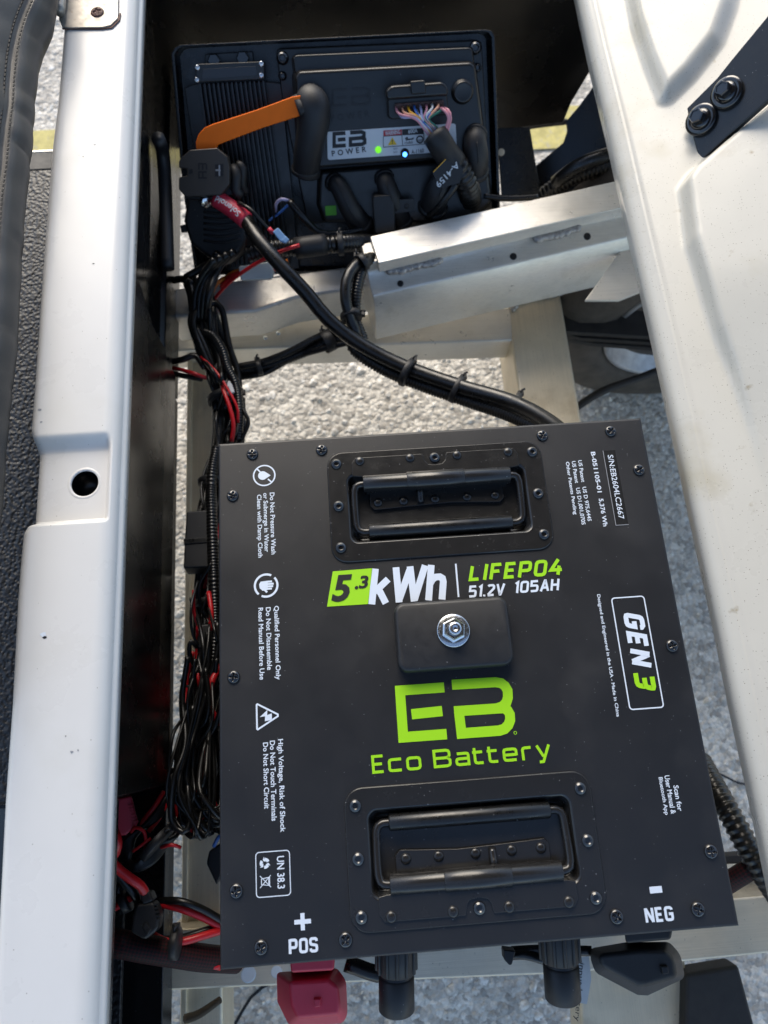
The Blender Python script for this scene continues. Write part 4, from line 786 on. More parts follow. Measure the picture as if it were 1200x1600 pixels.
    hand = [([(c2[0] + .0005, c2[1] + y), (c2[0] + x, c2[1] + y)], 0) for x, y in ((.0044, .0028), (.0056, .0010), (.0052, -.0008), (.0042, -.0026))] + [([(c2[0] - .0014, c2[1] - .0030), (c2[0] + .0006, c2[1] - .0052)], 0)]
    strokes('symbol', hand, .0015, P, Wh, t); polys('symbol', [[(c2[0] - .0052, c2[1] + .0012), (c2[0] - .0040, c2[1] + .0032), (c2[0] + .0012, c2[1] + .0036), (c2[0] + .0012, c2[1] - .0034), (c2[0] - .0028, c2[1] - .0038), (c2[0] - .0048, c2[1] - .0018)]], P, Wh, t, h=.00025)
    c3 = (-.1365, -.0278)
    strokes('symbol', [([(c3[0] - .0068, c3[1] + .0082), (c3[0] - .0062, c3[1] + .0086), (c3[0] + .0080, c3[1] + .0006), (c3[0] + .0080, c3[1] - .0006), (c3[0] - .0062, c3[1] - .0086), (c3[0] - .0068, c3[1] - .0082)], 1)], .0012, P, Wh, t)
    polys('symbol', [[(c3[0] + .0038, c3[1] - .0028), (c3[0] + .0038, c3[1] + .0016), (c3[0] + .0004, c3[1] + .0006), (c3[0] + .0008, c3[1] + .0042), (c3[0] - .0048, c3[1] - .0004), (c3[0] - .0010, c3[1] - .0000), (c3[0] - .0012, c3[1] - .0034)]], P, Wh, t)
    strokes('frame_print', [([tuple(v) for v in rrect(-.1457, -.1232, -.1424, -.1153, .0022, 4)], 1)], .0006, P, Wh, t)
    side(-.1318, -.1185, -.1382, 'UN 38.3', .0050)
    cr = (-.1398, -.1222)
    for k in range(3):
        a = 120 * k + 20; strokes('symbol', [(arc(cr, .0024, a, a + 70, 5), 0)], .0019, P, Wh, t); p = arc(cr, .0024, a + 70, a + 105, 1); d = Vector(p[1]) - Vector(p[0]); nn = Vector((-d.y, d.x)).normalized() * .0017; polys('symbol', [[tuple(Vector(p[0]) + nn), tuple(Vector(p[0]) - nn), p[1]]], P, Wh, t, h=.00034)
    cb = (-.1396, -.1332)
    strokes('symbol', [([(cb[0] - .0036, cb[1] + .0036), (cb[0] + .0036, cb[1] - .0036)], 0), ([(cb[0] - .0036, cb[1] - .0036), (cb[0] + .0036, cb[1] + .0036)], 0), ([(cb[0] + .0022, cb[1] + .0024), (cb[0] - .0026, cb[1] + .0017), (cb[0] - .0026, cb[1] - .0017), (cb[0] + .0022, cb[1] - .0024)], 1), ([(cb[0] + .0028, cb[1] + .003), (cb[0] + .0028, cb[1] - .003)], 0)], .0005, P, Wh, t)
    polys('symbol', [[(-.1214, -.1573), (-.1173, -.1573), (-.1173, -.1536), (-.1146, -.1536), (-.1146, -.1573), (-.1105, -.1573), (-.1105, -.1600), (-.1146, -.1600), (-.1146, -.1637), (-.1173, -.1637), (-.1173, -.1600), (-.1214, -.1600)]], P, Wh, t)
    stext('lettering', 'POS', (-.1255, -.1768), (1, 0), .0190, .0088, P, Wh, t, wt=.24, gap=.36)
    polys('symbol', [[(.1144, -.1592), (.1227, -.1592), (.1227, -.1552), (.1144, -.1552)]], P, Wh, t)
    stext('lettering', 'NEG', (.1085, -.1762), (1, 0), .0190, .0088, P, Wh, t, wt=.24, gap=.36)
    # capacity block
    gp = polys('capacity_patch', [[tuple(q(*p)) for p in ((511, 948), (575, 944), (582, 888), (520, 893))]], P, G, t, h=.0003)
    gb = q(518, 944); ftext('lettering', '5', (-.0868, .0498), (1, 0), .0165, .0202, P, 'lid', t, h=.0006, off=.035, shear=.25)
    ftext('lettering', '.', (-.0690, .0582), (1, 0), .0028, .0026, P, 'lid', t, h=.0006, off=.02, shear=.2); ftext('lettering', '3', (-.0660, .0585), (1, 0), .0078, .0098, P, 'lid', t, h=.0006, off=.03, shear=.2)
    stext('lettering', 'kWh', (-.0594, .0463), (1, 0), .0592, .0266, P, Wh, t, wt=.235, shear=.18, gap=.27)
    strokes('divider_print', [([tuple(q(712, 881)), tuple(q(716.5, 933))], 0)], .0013, P, Wh, t)
    stext('lettering', 'LIFEPO4', (.0163, .0585), (1, 0), .0728, .0126, P, G, t, wt=.25, shear=.22, gap=.38)
    stext('lettering', '51.2V', (.0148, .0462), (1, 0), .0290, .0090, P, Wh, t, wt=.235, shear=.2, gap=.34); stext('lettering', '105AH', (.0505, .0470), (1, 0), .0345, .0090, P, Wh, t, wt=.235, shear=.2, gap=.34)
    # big logo
    L_ = lambda l: [tuple(q(x, y)) for x, y in l]
    strokes('logo', [(L_([(694, 1074), (625, 1079), (630, 1152), (698, 1147)]), 0), (L_([(643, 1116), (691, 1111)]), 0)], .0070, P, G, t)
    bp = [(706, 1070), (774, 1066), (783, 1067.5), (789, 1072), (793, 1079), (793.5, 1090), (791, 1098), (785, 1104), (776, 1107), (717, 1111), (721, 1146), (780, 1141.5), (788, 1139), (794, 1133), (797, 1125), (796.5, 1116), (793, 1110), (787, 1106.5), (776, 1107)]
    strokes('logo', [(L_(bp[:9] + [(709.5, 1111.5)]), 0), (L_([(717, 1112)] + bp[10:]), 0)], .0070, P, G, t)
    strokes('logo', [(circ(*tuple(q(805, 1145)), .0010, 12), 1)], .0004, P, G, t)
    dE = (Vector(q(858, 1180)) - Vector(q(580, 1212))).normalized()
    stext('lettering', 'Eco Battery', (-.0648, -.0715), (1, .012), .1262, .0122, P, G, t, wt=.185, gap=.34)
    # generation plate and small print on the right
    strokes('frame_print', [([tuple(v) for v in rrect(.1214, .1458, -.0418, .0384, .0022, 4)], 1)], .0009, P, Wh, t)
    stext('lettering', 'GEN', (.1280, .0270), dn, .0412, .0150, P, Wh, t, wt=.30, shear=.22, gap=.46); stext('lettering', '3', (.1280, -.0146), dn, .0158, .0150, P, G, t, wt=.30, shear=.22)
    ftext('lettering', 'Designed and Engineered in the USA - Made in China', (.1103, .0420), dn, .0880, .0032, P, Wh, t)
    sp = polys('serial_plate', [[(.1342, .0944), (.1440, .0944), (.1440, .1560), (.1342, .1560)]], P, 'serial', t, h=.0003); strokes('serial_edge', [([(.1342, .1560), (.1342, .0942), (.1442, .0942)], 0)], .0005, P, 'inkgrey', t, h=.0005)
    ftext('lettering', 'S/N:EB2604LC2667', (.1372, .1520), dn, .0530, .0044, P, Wh, t, h=.0006, off=.006)
    ftext('lettering', 'B-051105-01', (.1243, .1556), dn, .0340, .0036, P, Wh, t, off=.02); ftext('lettering', '5,376 Wh', (.1238, .1165), dn, .0225, .0042, P, Wh, t, off=.02)
    for tx, x, y0, y1 in (('US Patent   US D 975,644S', .1126, .1492, .0990), ('US Patent   US D1,001,070S', .1075, .1488, .0965), ('Other Patents Pending', .1024, .1486, .1050)): ftext('lettering', tx, (x, y0), dn, y0 - y1, .0036, P, Wh, t)
    for tx, x, y0, y1 in (('Scan for', .1425, -.0940, -.1105), ('User Manual &', .1375, -.0872, -.1120), ('Bluetooth App', .1325, -.0880, -.1122)): ftext('lettering', tx, (x, y0), dn, y0 - y1, .0036, P, Wh, t)
battery()
def hold_down():
    t = thing('hold_down_block', 'black rounded clamp block with a zinc nut on top of the lid', 'clamp', (0, .0205, 0))
    lp = []
    for ex, z in ((0, .0002), (0, .009), (-.0006, .0105), (-.0016, .0116), (-.0030, .0120)): lp.append([Vector((p.x, p.y, z)) for p in rrect(-.0415 - ex, .0415 + ex, -.0055 - ex, .0440 + ex, .0075 + ex, 8)])
    loft('block', lp, 'plug', t)
    c = Vector((-.0002, .0212, .012)); mw = Matrix.Translation(c)
    link('washer', lathe_mesh('washer', [(.0115, 0), (.0119, .0003), (.0119, .0016), (.0113, .002), (.007, .002)], 'zinc', 40), t, mw)
    hx = [[Vector((a * math.cos(k * math.pi / 3 + .4), a * math.sin(k * math.pi / 3 + .4), z)) for k in range(6)] for a, z in ((.0088, .002), (.0088, .0030), (.0078, .0036), (.0078, .0085), (.0070, .0094), (.0048, .0094))]
    loft('nut', hx, 'zinc', t, mw, smooth=False)
    link('stud', lathe_mesh('stud', [(.0047, .008), (.0047, .0125), (.0042, .0135), (.0018, .0135), (.0012, .0129), (.0004, .0130)], 'zinc', 28), t, mw)
hold_down()
def boots():
    def boot(name, lab, top, out, zt, zb, m, nub, colr):
        t = thing(name, lab, 'terminal boot', az(*nub, zb))
        prism('body', [az(x, y, zb) for x, y in out], [az(x, y, zt) for x, y in top], m, t, bev=.0034, seg=4)
        u = az(*nub, zt); u.z += .001; prism('latch', [u + Vector((a, b, -.004)) for a, b in ((-.0028, -.0028), (.0028, -.0024), (.0034, .0034), (-.0030, .0036))], [u + Vector((a, b, .0022)) for a, b in ((-.002, -.002), (.0022, -.0018), (.0024, .0026), (-.0022, .0028))], m, t, bev=.0006)
        me = prism('collar', [az(x, y, zb) for x, y in colr], [az(x, y, zt + .006) for x, y in colr], m, t, bev=.002, seg=3)
    boot('positive_terminal_boot', 'soft red rubber boot covering the terminal below the plus sign', [(452, 1534), (513, 1530), (528, 1541), (532, 1570), (530, 1586), (465, 1592), (455, 1572)], [(431, 1518), (528, 1511), (542, 1532), (544, 1588), (535, 1600), (451, 1604), (432, 1565)], -.055, -.090, 'red', (496, 1566), [(452, 1492), (524, 1487), (522, 1516), (455, 1520)])
    boot('negative_terminal_boot', 'soft black rubber boot covering the terminal below the minus sign', [(938, 1490), (1000, 1484), (1042, 1484), (1054, 1500), (1058, 1528), (1010, 1541), (996, 1540), (942, 1512), (936, 1500)], [(920, 1481), (975, 1471), (1046, 1470), (1064, 1490), (1072, 1528), (1012, 1557), (996, 1556), (928, 1520), (922, 1500)], -.055, -.088, 'rubber', (1037, 1515), [(975, 1452), (1052, 1446), (1048, 1468), (978, 1474)])
    def plug(lab, x0, y0, x1, y1, g):
        a, b = az(x0, y0, -.060), az(x1, y1, -.066); t = thing('cable_plug', lab, 'plug', b, 'round plugs at the front of the battery')
        d = (b - a).normalized(); mid = a.lerp(b, .36)
        cyl('body', mid, b, .0128, 'plug', t, 28, bev=.0012); cyl('neck', a.lerp(b, .26), a.lerp(b, .42), .0116, 'ink', t, 24); cyl('collar', a - d * .02, a.lerp(b, .30), .0140, 'plug', t, 28)
        u = Vector((1, 0, 0)); u = (u - d * u.dot(d)).normalized(); w = d.cross(u)
        for k in range(12):
            an = 2 * math.pi * k / 12; o = (u * math.cos(an) + w * math.sin(an)) * .0140; cyl('knurl', a + o - d * .018, a.lerp(b, .27) + o, .0014, 'plug', t, 8, bev=.0003)
    plug('round black screw plug hanging between the red boot and the middle of the battery', 619, 1492, 620, 1580, 0); plug('round black screw plug beside the black boot and paper tag', 874, 1474, 880, 1562, 0)
    P = Plane(az(905, 1540, -.105), (-.25, .0, .97)); t = thing('paper_tag', 'white printed paper tag hanging behind the round plug', 'tag', P.o)
    pxprism('paper', P, [(884, 1500), (920, 1494), (924, 1530), (917, 1569), (905, 1567), (890, 1556)], -.0004, 0, 'tag', t, bev=0)
    a, b = P.uv(905, 1506), P.uv(900, 1566); ftext('lettering', 'input battery', P.uv(903, 1503), (b - a), .040, .0050, P, 'ink', t, h=.0003, off=.0)
boots()

# ================================================================== CABLES
def ties(t, pts, r):
    for a, b in pts:
        a, b = Vector(a), Vector(b); cyl('zip_tie', a, b, r, 'plug', t, 14, bev=.0004)
def tie_on(t, px, py, z, dirpx, r, wd=.003):
    a = az(px, py, z); b = az(px + dirpx[0], py + dirpx[1], z); d = (b - a).normalized(); cyl('zip_tie', a - d * wd, a + d * wd, r, 'plug', t, 16, bev=.0005)
    n = Vector((-d.y, d.x, 0)); q_ = a + n * r * .8 + Vector((0, 0, r * .5)); sweep('zip_tie_tail', [q_, q_ + n * .003 + Vector((0, 0, .002)), q_ + n * .0055 + d * .002 + Vector((0, 0, .0015))], .0011, 'plug', t, 6); boxm('zip_tie_head', 0, 0, 0, .006, .006, .005, 'plug', t, bev=.0008, mw=Matrix.Translation(a + n * r + Vector((0, 0, .001))))
def main_cables():
    t = thing('battery_cable', 'thick black battery cable from the red solenoid sleeve to the back of the battery', 'cable', az(700, 600, -.15))
    path = [PS.at(338, 310, -.012), PS.at(362, 326, -.008), az(385, 345, -.103), az(402, 372, -.099), az(436, 412, -.102), az(476, 455, -.115), az(512, 498, -.13), az(560, 536, -.145), az(630, 572, -.15), az(720, 604, -.14), az(800, 628, -.12), az(862, 662, -.09), az(900, 700, -.06)]
    sweep('jacket', path, .0076, 'cable', t, 16)
    sl = sweep('heat_shrink_sleeve', path[:3], .0092, 'red', t, 16, step=.003, flat=.9); sl['label'] = 'red heat shrink sleeve printed Solenoid'
    # print wrapped along the sleeve, reading from its lower end
    CS = crom(path[:3], .0008)[::-1]; cum = [0]
    for i in range(1, len(CS)): cum.append(cum[-1] + (CS[i] - CS[i - 1]).length)
    tx = ftext('lettering', 'Solenoid', (.006, -.0032), (1, 0), min(.030, cum[-1] - .008), .0064, LID, 'label', sl, h=0, off=.02)
    for v in tx.data.vertices:
        i = min(range(len(cum)), key=lambda q: abs(cum[q] - v.co.x)); c = CS[i]; tg = (CS[min(i + 1, len(CS) - 1)] - CS[max(i - 1, 0)]).normalized(); nv = CC - c; nv = (nv - tg * nv.dot(tg)).normalized(); sv = nv.cross(tg)
        an = v.co.y / .0094; v.co = c + tg * (v.co.x - cum[i]) + nv * (.0099 * math.cos(an)) + sv * (.0099 * math.sin(an))
    t2 = thing('cable_bundle', 'bundle of black cables and split loom strapped along the thick battery cable', 'cable bundle', az(700, 620, -.15))
    for k, (dy, r, m, c) in enumerate(((11, .0066, 'cable', 0), (24, .0072, 'loom', .0032), (5, .0045, 'cable', 0))):
        z0 = -.155 - .004 * k
        sweep('cable', [az(x, y + dy, z) for x, y, z in [(545 + k * 4, 500, z0 + .005), (556, 524, z0), (600, 553, z0 - .005), (660, 578, z0), (730, 602, z0 + .01), (800, 626, z0 + .03), (862, 658, z0 + .06), (905, 700, z0 + .08)]], r, m, t2, 12, corr=c)
    for x, y in ((636, 582), (714, 608), (803, 634)): tie_on(t2, x, y, -.148, (10, 5), .0155)
    # loop going up to the flanged beam
    sweep('cable', pts3([(560, 528, -.15), (548, 500, -.14), (540, 468, -.125), (541, 440, -.12), (552, 418, -.12), (566, 408, -.125), (580, 402, -.14)]), .0060, 'cable', t2, 12)
    sweep('split_loom', pts3([(568, 532, -.16), (556, 500, -.15), (556, 465, -.135), (561, 435, -.128), (570, 412, -.13), (584, 400, -.145)]), .0064, 'loom', t2, 12, corr=.003)
    tie_on(t2, 549, 494, -.140, (2, 10), .012); tie_on(t2, 566, 410, -.122, (6, -4), .010)
    # branch to the left harness
    sweep('split_loom', pts3([(372, 580, -.215), (410, 574, -.21), (450, 560, -.20), (492, 543, -.19), (520, 530, -.18), (560, 528, -.17)]), .0062, 'loom', t2, 12, corr=.003)
    sweep('cable', pts3([(368, 574, -.205), (410, 566, -.20), (452, 550, -.19), (495, 528, -.18), (528, 518, -.17), (556, 520, -.165)]), .0042, 'cable', t2, 10); sweep('cable', pts3([(372, 590, -.215), (414, 582, -.21), (455, 560, -.20), (500, 546, -.185), (548, 534, -.17)]), .0036, 'cable', t2, 10)
    tie_on(t2, 512, 533, -.178, (8, -4), .0125, .006); tie_on(t2, 405, 574, -.198, (8, -2), .009)
main_cables()
def controller_wires():
    t = thing('signal_harness', 'taped signal harness with coloured wires leaving the controller connector', 'wiring harness', PT.at(700, 240, .05))
    cols = ['pink', 'lilac', 'peach', 'whitew', 'amber', 'pink', 'bluew', 'whitew', 'lilac', 'greenw', 'pink', 'greenw', 'whitew', 'bluew', 'peach', 'greenw']
    n = len(cols)
    for i, m in enumerate(cols):
        k = i / (n - 1); x0 = 619 + 70 * k; y0 = 171 - 7 * k + (3 if i % 2 else -3)
        sweep('wire', [PT.at(x0, y0, .050), PT.at(x0 + 5 - 6 * k, y0 + 6 + 4 * (1 - k), .060), PT.at(640 + 33 * k + (30 - 40 * k) * .3, 184 + random.uniform(-2, 3), .064), PT.at(664 + 18 * k, 203 - 4 * k, .062), PT.at(676 + 12 * k, 218 - 4 * k, .058)], .00125, m, t, 7, step=.003)
    for a in (0, 6): sweep('wire', [PT.at(684 + a, 168, .052), PT.at(694 + a, 172, .062), PT.at(701 + a * .5, 184, .064), PT.at(697 + a * .6, 200, .062), PT.at(692 + a * .5, 214, .058)], .0015, 'pink', t, 7, step=.003)
    sweep('tape_wrap', [PT.at(680, 211, .058), PT.at(686, 221, .060), PT.at(696, 238, .056), PT.at(712, 258, .054)], .0135, 'rubber', t, 18, step=.004)
    sweep('split_loom', [PT.at(703, 246, .055), PT.at(718, 264, .052), PT.at(730, 288, .042), PT.at(736, 312, .018), PT.at(739, 336, -.01)], .0125, 'loom', t, 16, corr=.006)
    P = Plane(PT.at(712, 270, .068), PT.n); fl = pxprism('wire_flag', P, [(676, 270), (705, 240), (716, 252), (724, 268), (718, 286), (688, 294)], -.0005, 0, 'ink', t, bev=0)
    a, b = P.uv(716, 256), P.uv(690, 283); ftext('lettering', 'A-4159', P.uv(713, 252), (b - a), .030, .0062, P, 'label', fl, h=.0004, off=.01)
    strokes('flag_edge', [([P.uv(x, y) for x, y in ((677, 269), (703, 242))], 0)], .0008, P, 'amber', fl, h=.0003)
    sweep('cable', [PT.at(700, 262, .045), PT.at(716, 280, .050), PT.at(690, 318, .046), PT.at(668, 340, .03)], .0038, 'cable', t, 10)
    t2 = thing('converter_leads', 'thin black leads with a pink loop running below the controller', 'cable', PT.at(480, 345, .04))
    sweep('lead', [PT.at(430, 330, .03), PT.at(432, 318, .036), PT.at(440, 311, .04), PT.at(452, 314, .04)], .0018, 'lilac', t2, 8); sweep('lead', [PT.at(452, 314, .04), PT.at(472, 338, .045), PT.at(500, 364, .04), PT.at(540, 364, .04), PT.at(590, 352, .02)], .0040, 'cable', t2, 10)
    sweep('lead', [PT.at(428, 352, .03), PT.at(428, 334, .032), PT.at(430, 320, .034)], .0013, 'ink', t2, 8); sweep('lead', [PT.at(456, 314, .035), PT.at(440, 330, .03), PT.at(420, 345, .03)], .0013, 'bluew', t2, 8)
    sweep('split_loom', [az(x, y, z) for x, y, z in [(388, 398, -.13), (430, 388, -.125), (470, 386, -.12), (520, 382, -.12), (560, 379, -.14), (600, 380, -.175)]], .0095, 'loom', t2, 14, corr=.0045)
    sweep('tape_wrap', [az(x, y, z) for x, y, z in [(462, 388, -.118), (490, 384, -.116), (508, 382, -.118)]], .0112, 'rubber', t2, 14)
    tie_on(t2, 532, 382, -.118, (10, -1), .0118)
    o = thing('inline_fuse', 'thin lead with pale blue inline connector and red wire end near the solenoid', 'connector', az(435, 372, -.05))
    sweep('lead', [PS.at(372, 316, -.004), az(392, 328, -.088), az(412, 350, -.096), az(424, 362, -.100)], .0022, 'wire', o, 8); sweep('lead', [az(420, 357, -.097), az(427, 364, -.099)], .0026, 'red', o, 8)
    P = Plane(az(437, 370, -.097), (0, -.5, .86)); pxprism('connector', P, [(426, 362), (434, 355), (449, 372), (444, 380), (438, 377)], -.006, 0, 'bluec', o, bev=.001); pxprism('connector_tab', P, [(440, 375), (447, 369), (452, 374), (446, 380)], -.004, .002, 'bluec', o, bev=.0006)
    o = thing('ring_of_wires', 'red, orange and yellow wires ending in a milky plug below the solenoid', 'wires', az(380, 430, -.16))
    sweep('wire', pts3([(324, 494, -.19), (332, 472, -.18), (360, 440, -.15), (400, 412, -.125), (440, 392, -.108), (468, 383, -.104)]), .0020, 'redwire', o, 8); sweep('wire', pts3([(322, 490, -.19), (330, 462, -.18), (338, 444, -.17), (350, 434, -.17)]), .0022, 'orangewire', o, 8); sweep('wire', pts3([(320, 492, -.19), (322, 484, -.185), (326, 470, -.18)]), .0022, 'yellowwire', o, 8)
    for k in range(3): sweep('wire', pts3([(345, 448 - k * 4, -.18), (365, 432 - k * 3, -.165), (400, 424 - k * 4, -.16), (450, 418 - k * 5, -.16)]), .0024, ['redwire', 'redwire', 'orangewire'][k], o, 8)
    P = Plane(az(398, 426, -.15), (0, -.5, .86)); pxprism('plug_body', P, [(372, 416), (422, 408), (428, 424), (424, 436), (376, 438)], -.012, 0, 'clearc', o, bev=.002)
    t3 = thing('rear_conduit', 'corrugated black conduit and hose disappearing under the cream rear body', 'conduit', az(900, 280, -.06))
    sweep('split_loom', [ay(x, y, .60) for x, y in [(835, 318), (862, 296), (900, 275), (940, 262), (985, 255)]], .0105, 'loom', t3, 14, corr=.005); sweep('hose', [ay(x, y, .57) for x, y in [(868, 286), (890, 268), (920, 252), (965, 238)]], .0085, 'cable', t3, 14)
    sweep('lead', [PT.at(755, 306, .02), PT.at(790, 310, .02), PT.at(840, 308, .02)], .0035, 'cable', t3, 8)
controller_wires()
def left_harness():
    t = thing('wire_harness', 'thick bundle of black wires hanging down between the liner and the battery', 'wiring harness', az(330, 600, -.22))
    rw = random.Random(11)
    guide = [(300, 436, -.17), (308, 470, -.18), (318, 515, -.19), (332, 555, -.195), (342, 590, -.195), (352, 625, -.20), (356, 660, -.20), (350, 695, -.205), (338, 745, -.21), (333, 800, -.21), (330, 860, -.21), (328, 920, -.21), (327, 985, -.21), (330, 1060, -.20), (326, 1120, -.19), (318, 1180, -.18), (304, 1240, -.17), (290, 1290, -.165)]
    for k in range(22):
        ox, oy, oz = rw.uniform(-17, 19), rw.uniform(-6, 6), rw.uniform(-.025, .02); ph = rw.uniform(0, 6.28); lo = rw.choice((0, 0, 0, 2, 5)); hi = rw.choice((8, 9, 14, 18, 18)); c = (k % 4 == 1)
        seg_ = guide[lo:max(hi, lo + 6)]
        p = [(x + ox * (1 + .5 * math.sin(i * .9 + ph)) * (.6 if 4 <= i <= 5 else 1), y + oy, z + oz * math.cos(i * .6 + ph)) for i, (x, y, z) in enumerate(seg_)]
        sweep('split_loom' if c else 'wire', pts3(p), .0052 if c else rw.uniform(.0028, .0044), 'loom' if c else 'wire', t, 10, corr=.0028 if c else 0)
    for k in range(14):   # thin loose wires around the bundle
        i0 = rw.randrange(0, 9); sg = guide[i0:i0 + rw.randrange(4, 9)]; am = rw.uniform(8, 24); ph = rw.uniform(0, 6.28)
        if len(sg) > 3: sweep('wire', pts3([(x + am * math.sin(i * 1.1 + ph), y + rw.uniform(-8, 8), z + rw.uniform(-.005, .035)) for i, (x, y, z) in enumerate(sg)]), rw.uniform(.0012, .0022), 'redwire' if k % 7 == 3 else 'wire', t, 8)
    # loops at the top
    for a, b, z, dx in ((298, 476, -.175, 22), (302, 478, -.17, 34), (318, 470, -.18, 40)): sweep('wire', pts3([(a + 40, 600, z - .01), (a + 18, 555, z), (a + 4, 520, z + .005), (a, 500, z + .01), (a + dx * .3, b + 4, z + .012), (a + dx * .7, b + 12, z + .01), (a + dx, 540, z), (a + dx + 14, 585, z - .01), (a + dx + 16, 640, z - .012)]), .0036, 'wire', t, 10)
    sweep('split_loom', pts3([(322, 520, -.17), (334, 526, -.165), (348, 548, -.165), (356, 575, -.17), (368, 600, -.175), (374, 640, -.18), (372, 688, -.19)]), .0052, 'loom', t, 12, corr=.0028)
    sweep('wire', pts3([(264, 440, -.18), (284, 436, -.165), (298, 444, -.16), (308, 500, -.165)]), .0040, 'wire', t, 10); sweep('wire', pts3([(290, 434, -.16), (314, 420, -.155), (332, 408, -.15), (340, 396, -.14)]), .0042, 'wire', t, 10)
    for k in range(4): sweep('wire', pts3([(304 + k * 6, 500, -.165), (306 + k * 7, 460, -.15 + k * .004), (316 + k * 9, 432 - k * 5, -.135), (336 + k * 10, 405 - k * 4, -.12)]), .0040, 'wire', t, 10)
    sweep('wire', pts3([(262, 573, -.20), (284, 578, -.185), (304, 584, -.175), (320, 590, -.18), (342, 592, -.178), (350, 612, -.168), (360, 640, -.168), (365, 665, -.172), (362, 690, -.18)]), .0024, 'redwire', t, 8)
    sweep('wire', pts3([(262, 566, -.195), (285, 562, -.18), (305, 556, -.178), (320, 575, -.18)]), .0036, 'wire', t, 8); sweep('wire', pts3([(262, 582, -.2), (290, 588, -.185), (315, 592, -.18)]), .0032, 'wire', t, 8)
    sweep('wire', pts3([(376, 632, -.18), (384, 648, -.18), (388, 662, -.182), (376, 690, -.19)]), .0022, 'wire', t, 8)
    for x, y, d, r in ((312, 503, (2, 10), .013), (344, 585, (8, 3), .018), (352, 622, (3, 10), .020), (330, 752, (1, 10), .014), (326, 940, (1, 10), .013), (322, 1085, (1, 10), .018)): tie_on(t, x, y, -.19, d, r)
    boxm('cloth_tape', 0, 0, 0, .014, .016, .008, 'label', t, bev=.002, mw=Matrix.Translation(az(358, 607, -.176)))
    # slack coil lower down
    J = lambda a_: rw.uniform(-a_, a_)
    for k in range(38):
        x0 = 292 + rw.uniform(-14, 46); z = -.15 + rw.uniform(-.05, .03); w = rw.uniform(8, 30); ya = 1000 + rw.uniform(-30, 90)
        sweep('wire', pts3([(x0 + 18 + J(8), ya, z), (x0 + w * .4 + J(12), ya + 60 + J(14), z + J(.012)), (x0 - w * .3 + J(14), 1165 + J(24), z + J(.015)), (x0 - w * .5 - 6 + J(10), 1225 + J(14), z + .01), (x0 + rw.uniform(-20, 8), 1275 + J(26), z + J(.012)), (x0 + 16 + J(8), 1285 + J(24), z), (x0 + 24 + J(9), 1230 + J(20), z - .005 + J(.012)), (x0 + 28 + J(8), 1130 + J(40), z - .01)]), rw.uniform(.0012, .0030), 'redwire' if k % 9 == 4 else 'wire', t, 8)
    for k in range(10):
        x0 = 300 + rw.uniform(0, 34); y0 = 880 + k * 14; sweep('wire', pts3([(x0 + J(10), y0, -.16 + J(.02)), (x0 + J(16), y0 + 40, -.15 + J(.02)), (x0 + J(18), y0 + 85, -.155 + J(.02)), (x0 + 12 + J(14), y0 + 120, -.16)]), rw.uniform(.0012, .0024), 'redwire' if k in (3, 7) else 'wire', t, 8)
    sweep('split_loom', pts3([(338, 700, -.17), (330, 760, -.17), (334, 900, -.165), (336, 980, -.165), (330, 1060, -.16), (322, 1110, -.16)]), .0058, 'loom', t, 12, corr=.0032)
    sweep('wire', pts3([(344, 1040, -.15), (332, 1062, -.14), (327, 1085, -.14), (330, 1110, -.14), (344, 1130, -.15)]), .0030, 'redwire', t, 8); sweep('wire', pts3([(326, 925, -.16), (330, 955, -.155), (329, 985, -.155)]), .0024, 'redwire', t, 8)
    o = thing('control_module', 'matt black rectangular module strapped to the harness beside the battery', 'module', az(318, 840, -.2))
    P = Plane(az(315, 840, -.165), (.1, 0, 1)); pxprism('case', P, [(291, 799), (334, 795), (340, 886), (286, 888)], -.03, 0, 'plug', o, bev=.002); pxprism('strap', P, [(287, 842), (340, 838), (340, 846), (287, 850)], -.028, .0012, 'cable', o, bev=.0004)
    o = thing('fuse_holder', 'small black block connector tied in the harness below the module', 'connector', az(318, 990, -.18))
    P = Plane(az(315, 985, -.15), (0, 0, 1)); pxprism('case', P, [(312, 976), (328, 974), (330, 1012), (306, 1014)], -.02, 0, 'plug', o, bev=.002); sweep('lead', pts3([(308, 1012, -.15), (298, 1002, -.145), (296, 1022, -.15), (304, 1040, -.16)]), .0022, 'wire', o, 8); sweep('lead', pts3([(302, 1072, -.15), (290, 1072, -.148), (282, 1062, -.146)]), .0011, 'wire', o, 6)
left_harness()
